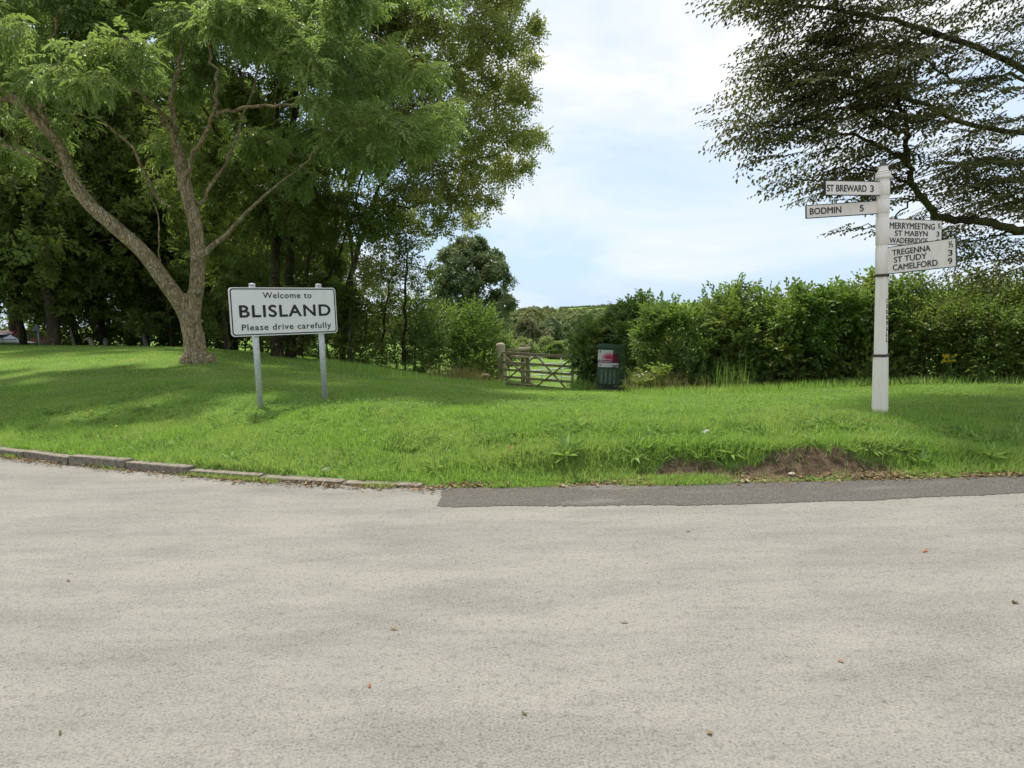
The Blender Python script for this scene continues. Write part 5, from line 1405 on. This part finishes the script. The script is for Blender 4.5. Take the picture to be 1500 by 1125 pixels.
V2 = leaf_quads(np.stack([x, y, np.full(n2, .008)], -1), np.stack([np.cos(a), np.sin(a), 0 * a], -1), np.tile([0, 0, 1.], (n2, 1)), rng.uniform(.05, .22, n2), np.full(n2, .006), .2, .0)
tag(link_mesh('leaf_litter', leaves_mesh('leaf_litter', [V, V2]), LITTER), 'brown leaf litter and straw gathered along the road edge', 'leaf litter', kind='stuff')

def leaf_shape(lobes, seed):
    """a curled lobed leaf with thickness"""
    r_ = np.random.default_rng(seed); b = bmesh.new(); n = 40; c = b.verts.new((0, 0, 0)); ringv = []
    for k in range(n):
        a = 2 * math.pi * k / n; r = .62 + .38 * abs(math.cos(a * lobes / 2)) ** 1.5 if lobes else .55 + .45 * math.cos(a) ** 2
        r *= r_.uniform(.92, 1.05); x, y = r * math.cos(a), r * math.sin(a) * (.85 if lobes else .6)
        ringv.append(b.verts.new((x, y, .22 * y * y + .12 * x * x + .05 * math.sin(5 * a))))
    for k in range(n): b.faces.new((c, ringv[k], ringv[(k + 1) % n]))
    g = bmesh.ops.solidify(b, geom=list(b.faces), thickness=.02)
    me = bpy.data.meshes.new('fallen_leaf'); b.to_mesh(me); b.free(); return me
LM = [leaf_shape(5, 1), leaf_shape(0, 2), leaf_shape(3, 4)]
LC = {'tan': plain('tan_dry_leaf', (.36, .25, .13), .8, var=.25, scale=3), 'orange': plain('orange_dry_leaf', (.48, .16, .05), .7, var=.2, scale=3), 'brown': plain('brown_dry_leaf', (.16, .085, .04), .8, var=.3, scale=3), 'cream': plain('cream_dry_leaf', (.52, .43, .28), .8, var=.2, scale=3), 'green': plain('olive_dry_leaf', (.16, .15, .05), .8, var=.2, scale=3), 'yellow': plain('yellow_petal', (.62, .46, .03), .6)}
LG = 'single fallen leaves'
for qx, qy, z, s, c, k, lab in (
    (262, 648, .2, .055, 'cream', 0, 'curled cream leaf on the grass above the left kerb'), (749, 663, .28, .045, 'orange', 0, 'orange leaf lying on the verge grass near the middle'),
    (824, 714, .02, .06, 'cream', 0, 'cream maple leaf at the top edge of the dark patch'), (748, 703, .05, .03, 'orange', 1, 'small reddish leaf at the verge foot near the middle'),
    (577, 921, .006, .022, 'tan', 1, 'tan leaf on the bare road left of centre'), (541, 1004, .006, .014, 'orange', 1, 'tiny orange fleck of leaf on the near road'),
    (768, 1045, .006, .014, 'green', 1, 'olive leaf on the road at the bottom centre'), (1039, 1073, .006, .015, 'tan', 2, 'tan leaf lowest on the road, right of centre'),
    (1231, 968, .006, .016, 'orange', 1, 'small orange leaf on the near right road'), (914, 911, .006, .020, 'tan', 1, 'tan leaf on the road right of centre'),
    (1355, 807, .006, .024, 'orange', 1, 'orange leaf on the far right road below the patch'), (1008, 778, .006, .018, 'brown', 1, 'brown leaf on the road just below the dark patch'),
    (1486, 882, .006, .02, 'brown', 2, 'brown leaf on the road at the right picture edge'), (100, 850, .006, .018, 'brown', 1, 'brown leaf on the road at far left'),
    (88, 1073, .006, .014, 'green', 1, 'olive speck of leaf in the lower left road corner'), (1090, 706, .03, .06, 'cream', 0, 'pale leaf at the foot of the bank left of the soil'),
    (1290, 698, .03, .05, 'cream', 2, 'pale leaf at the foot of the bank below the fingerpost')):
    q = hit(qx, qy) if z > .01 else at_z(qx, qy, z)
    zz = max(float(gz(q[0], q[1])), .0) + (.045 if z > .1 else .006)
    o = bpy.data.objects.new('fallen_leaf', LM[k].copy()); o.data.materials.append(LC[c]); COL.objects.link(o)
    o.location = (q[0], q[1], zz); o.scale = (s, s, s); o.rotation_euler = (rng.uniform(-.2, .3) - (.3 if z > .1 else 0), rng.uniform(-.2, .2), rng.uniform(0, 6.28)); tag(o, lab, 'fallen leaf', LG)

# daisies and dandelions in the turf
def turf_flowers():
    V = []; pts = [(500, 566), (535, 632), (548, 648), (620, 590), (660, 640), (717, 575), (750, 640), (590, 617), (430, 640), (200, 605), (150, 622), (85, 600), (1180, 640), (560, 600), (350, 622), (440, 595)]
    for qx, qy in pts:
        q = hit(qx, qy, .05); z = q[2] + .06
        for a in range(7): V.append(leaf_quads(np.array([[q[0], q[1], z]]), np.array([[math.cos(a * .9), math.sin(a * .9), .25]]), np.array([[0, 0, 1.]]), np.array([.014]), np.array([.010])))
    tag(link_mesh('daisies', leaves_mesh('daisies', V), leaf_mat('white_petals', (.7, .7, .68), (.75, .75, .72), (.7, .7, .68), .2, .6, .2)), 'tiny white daisies dotted through the verge grass', 'flowers', kind='stuff')
    for qx, qy, lab in ((171, 628, 'yellow dandelion in the left verge, nearer the kerb'), (134, 605, 'yellow dandelion in the left verge, farther from the kerb')):
        q = hit(qx, qy, .05); z = q[2]
        root = tag(empty('dandelion', (q[0], q[1], z)), lab, 'flower', 'dandelions in the verge')
        MB().tube([(0, 0, -.02), (.005, 0, .07)], [.003, .003], 6).build('stalk', WEED, root)
        MB().lathe([(.006, .066), (.020, .078), (.016, .088), (.004, .090)], 14).build('flower_head', LC['yellow'], root)
turf_flowers()
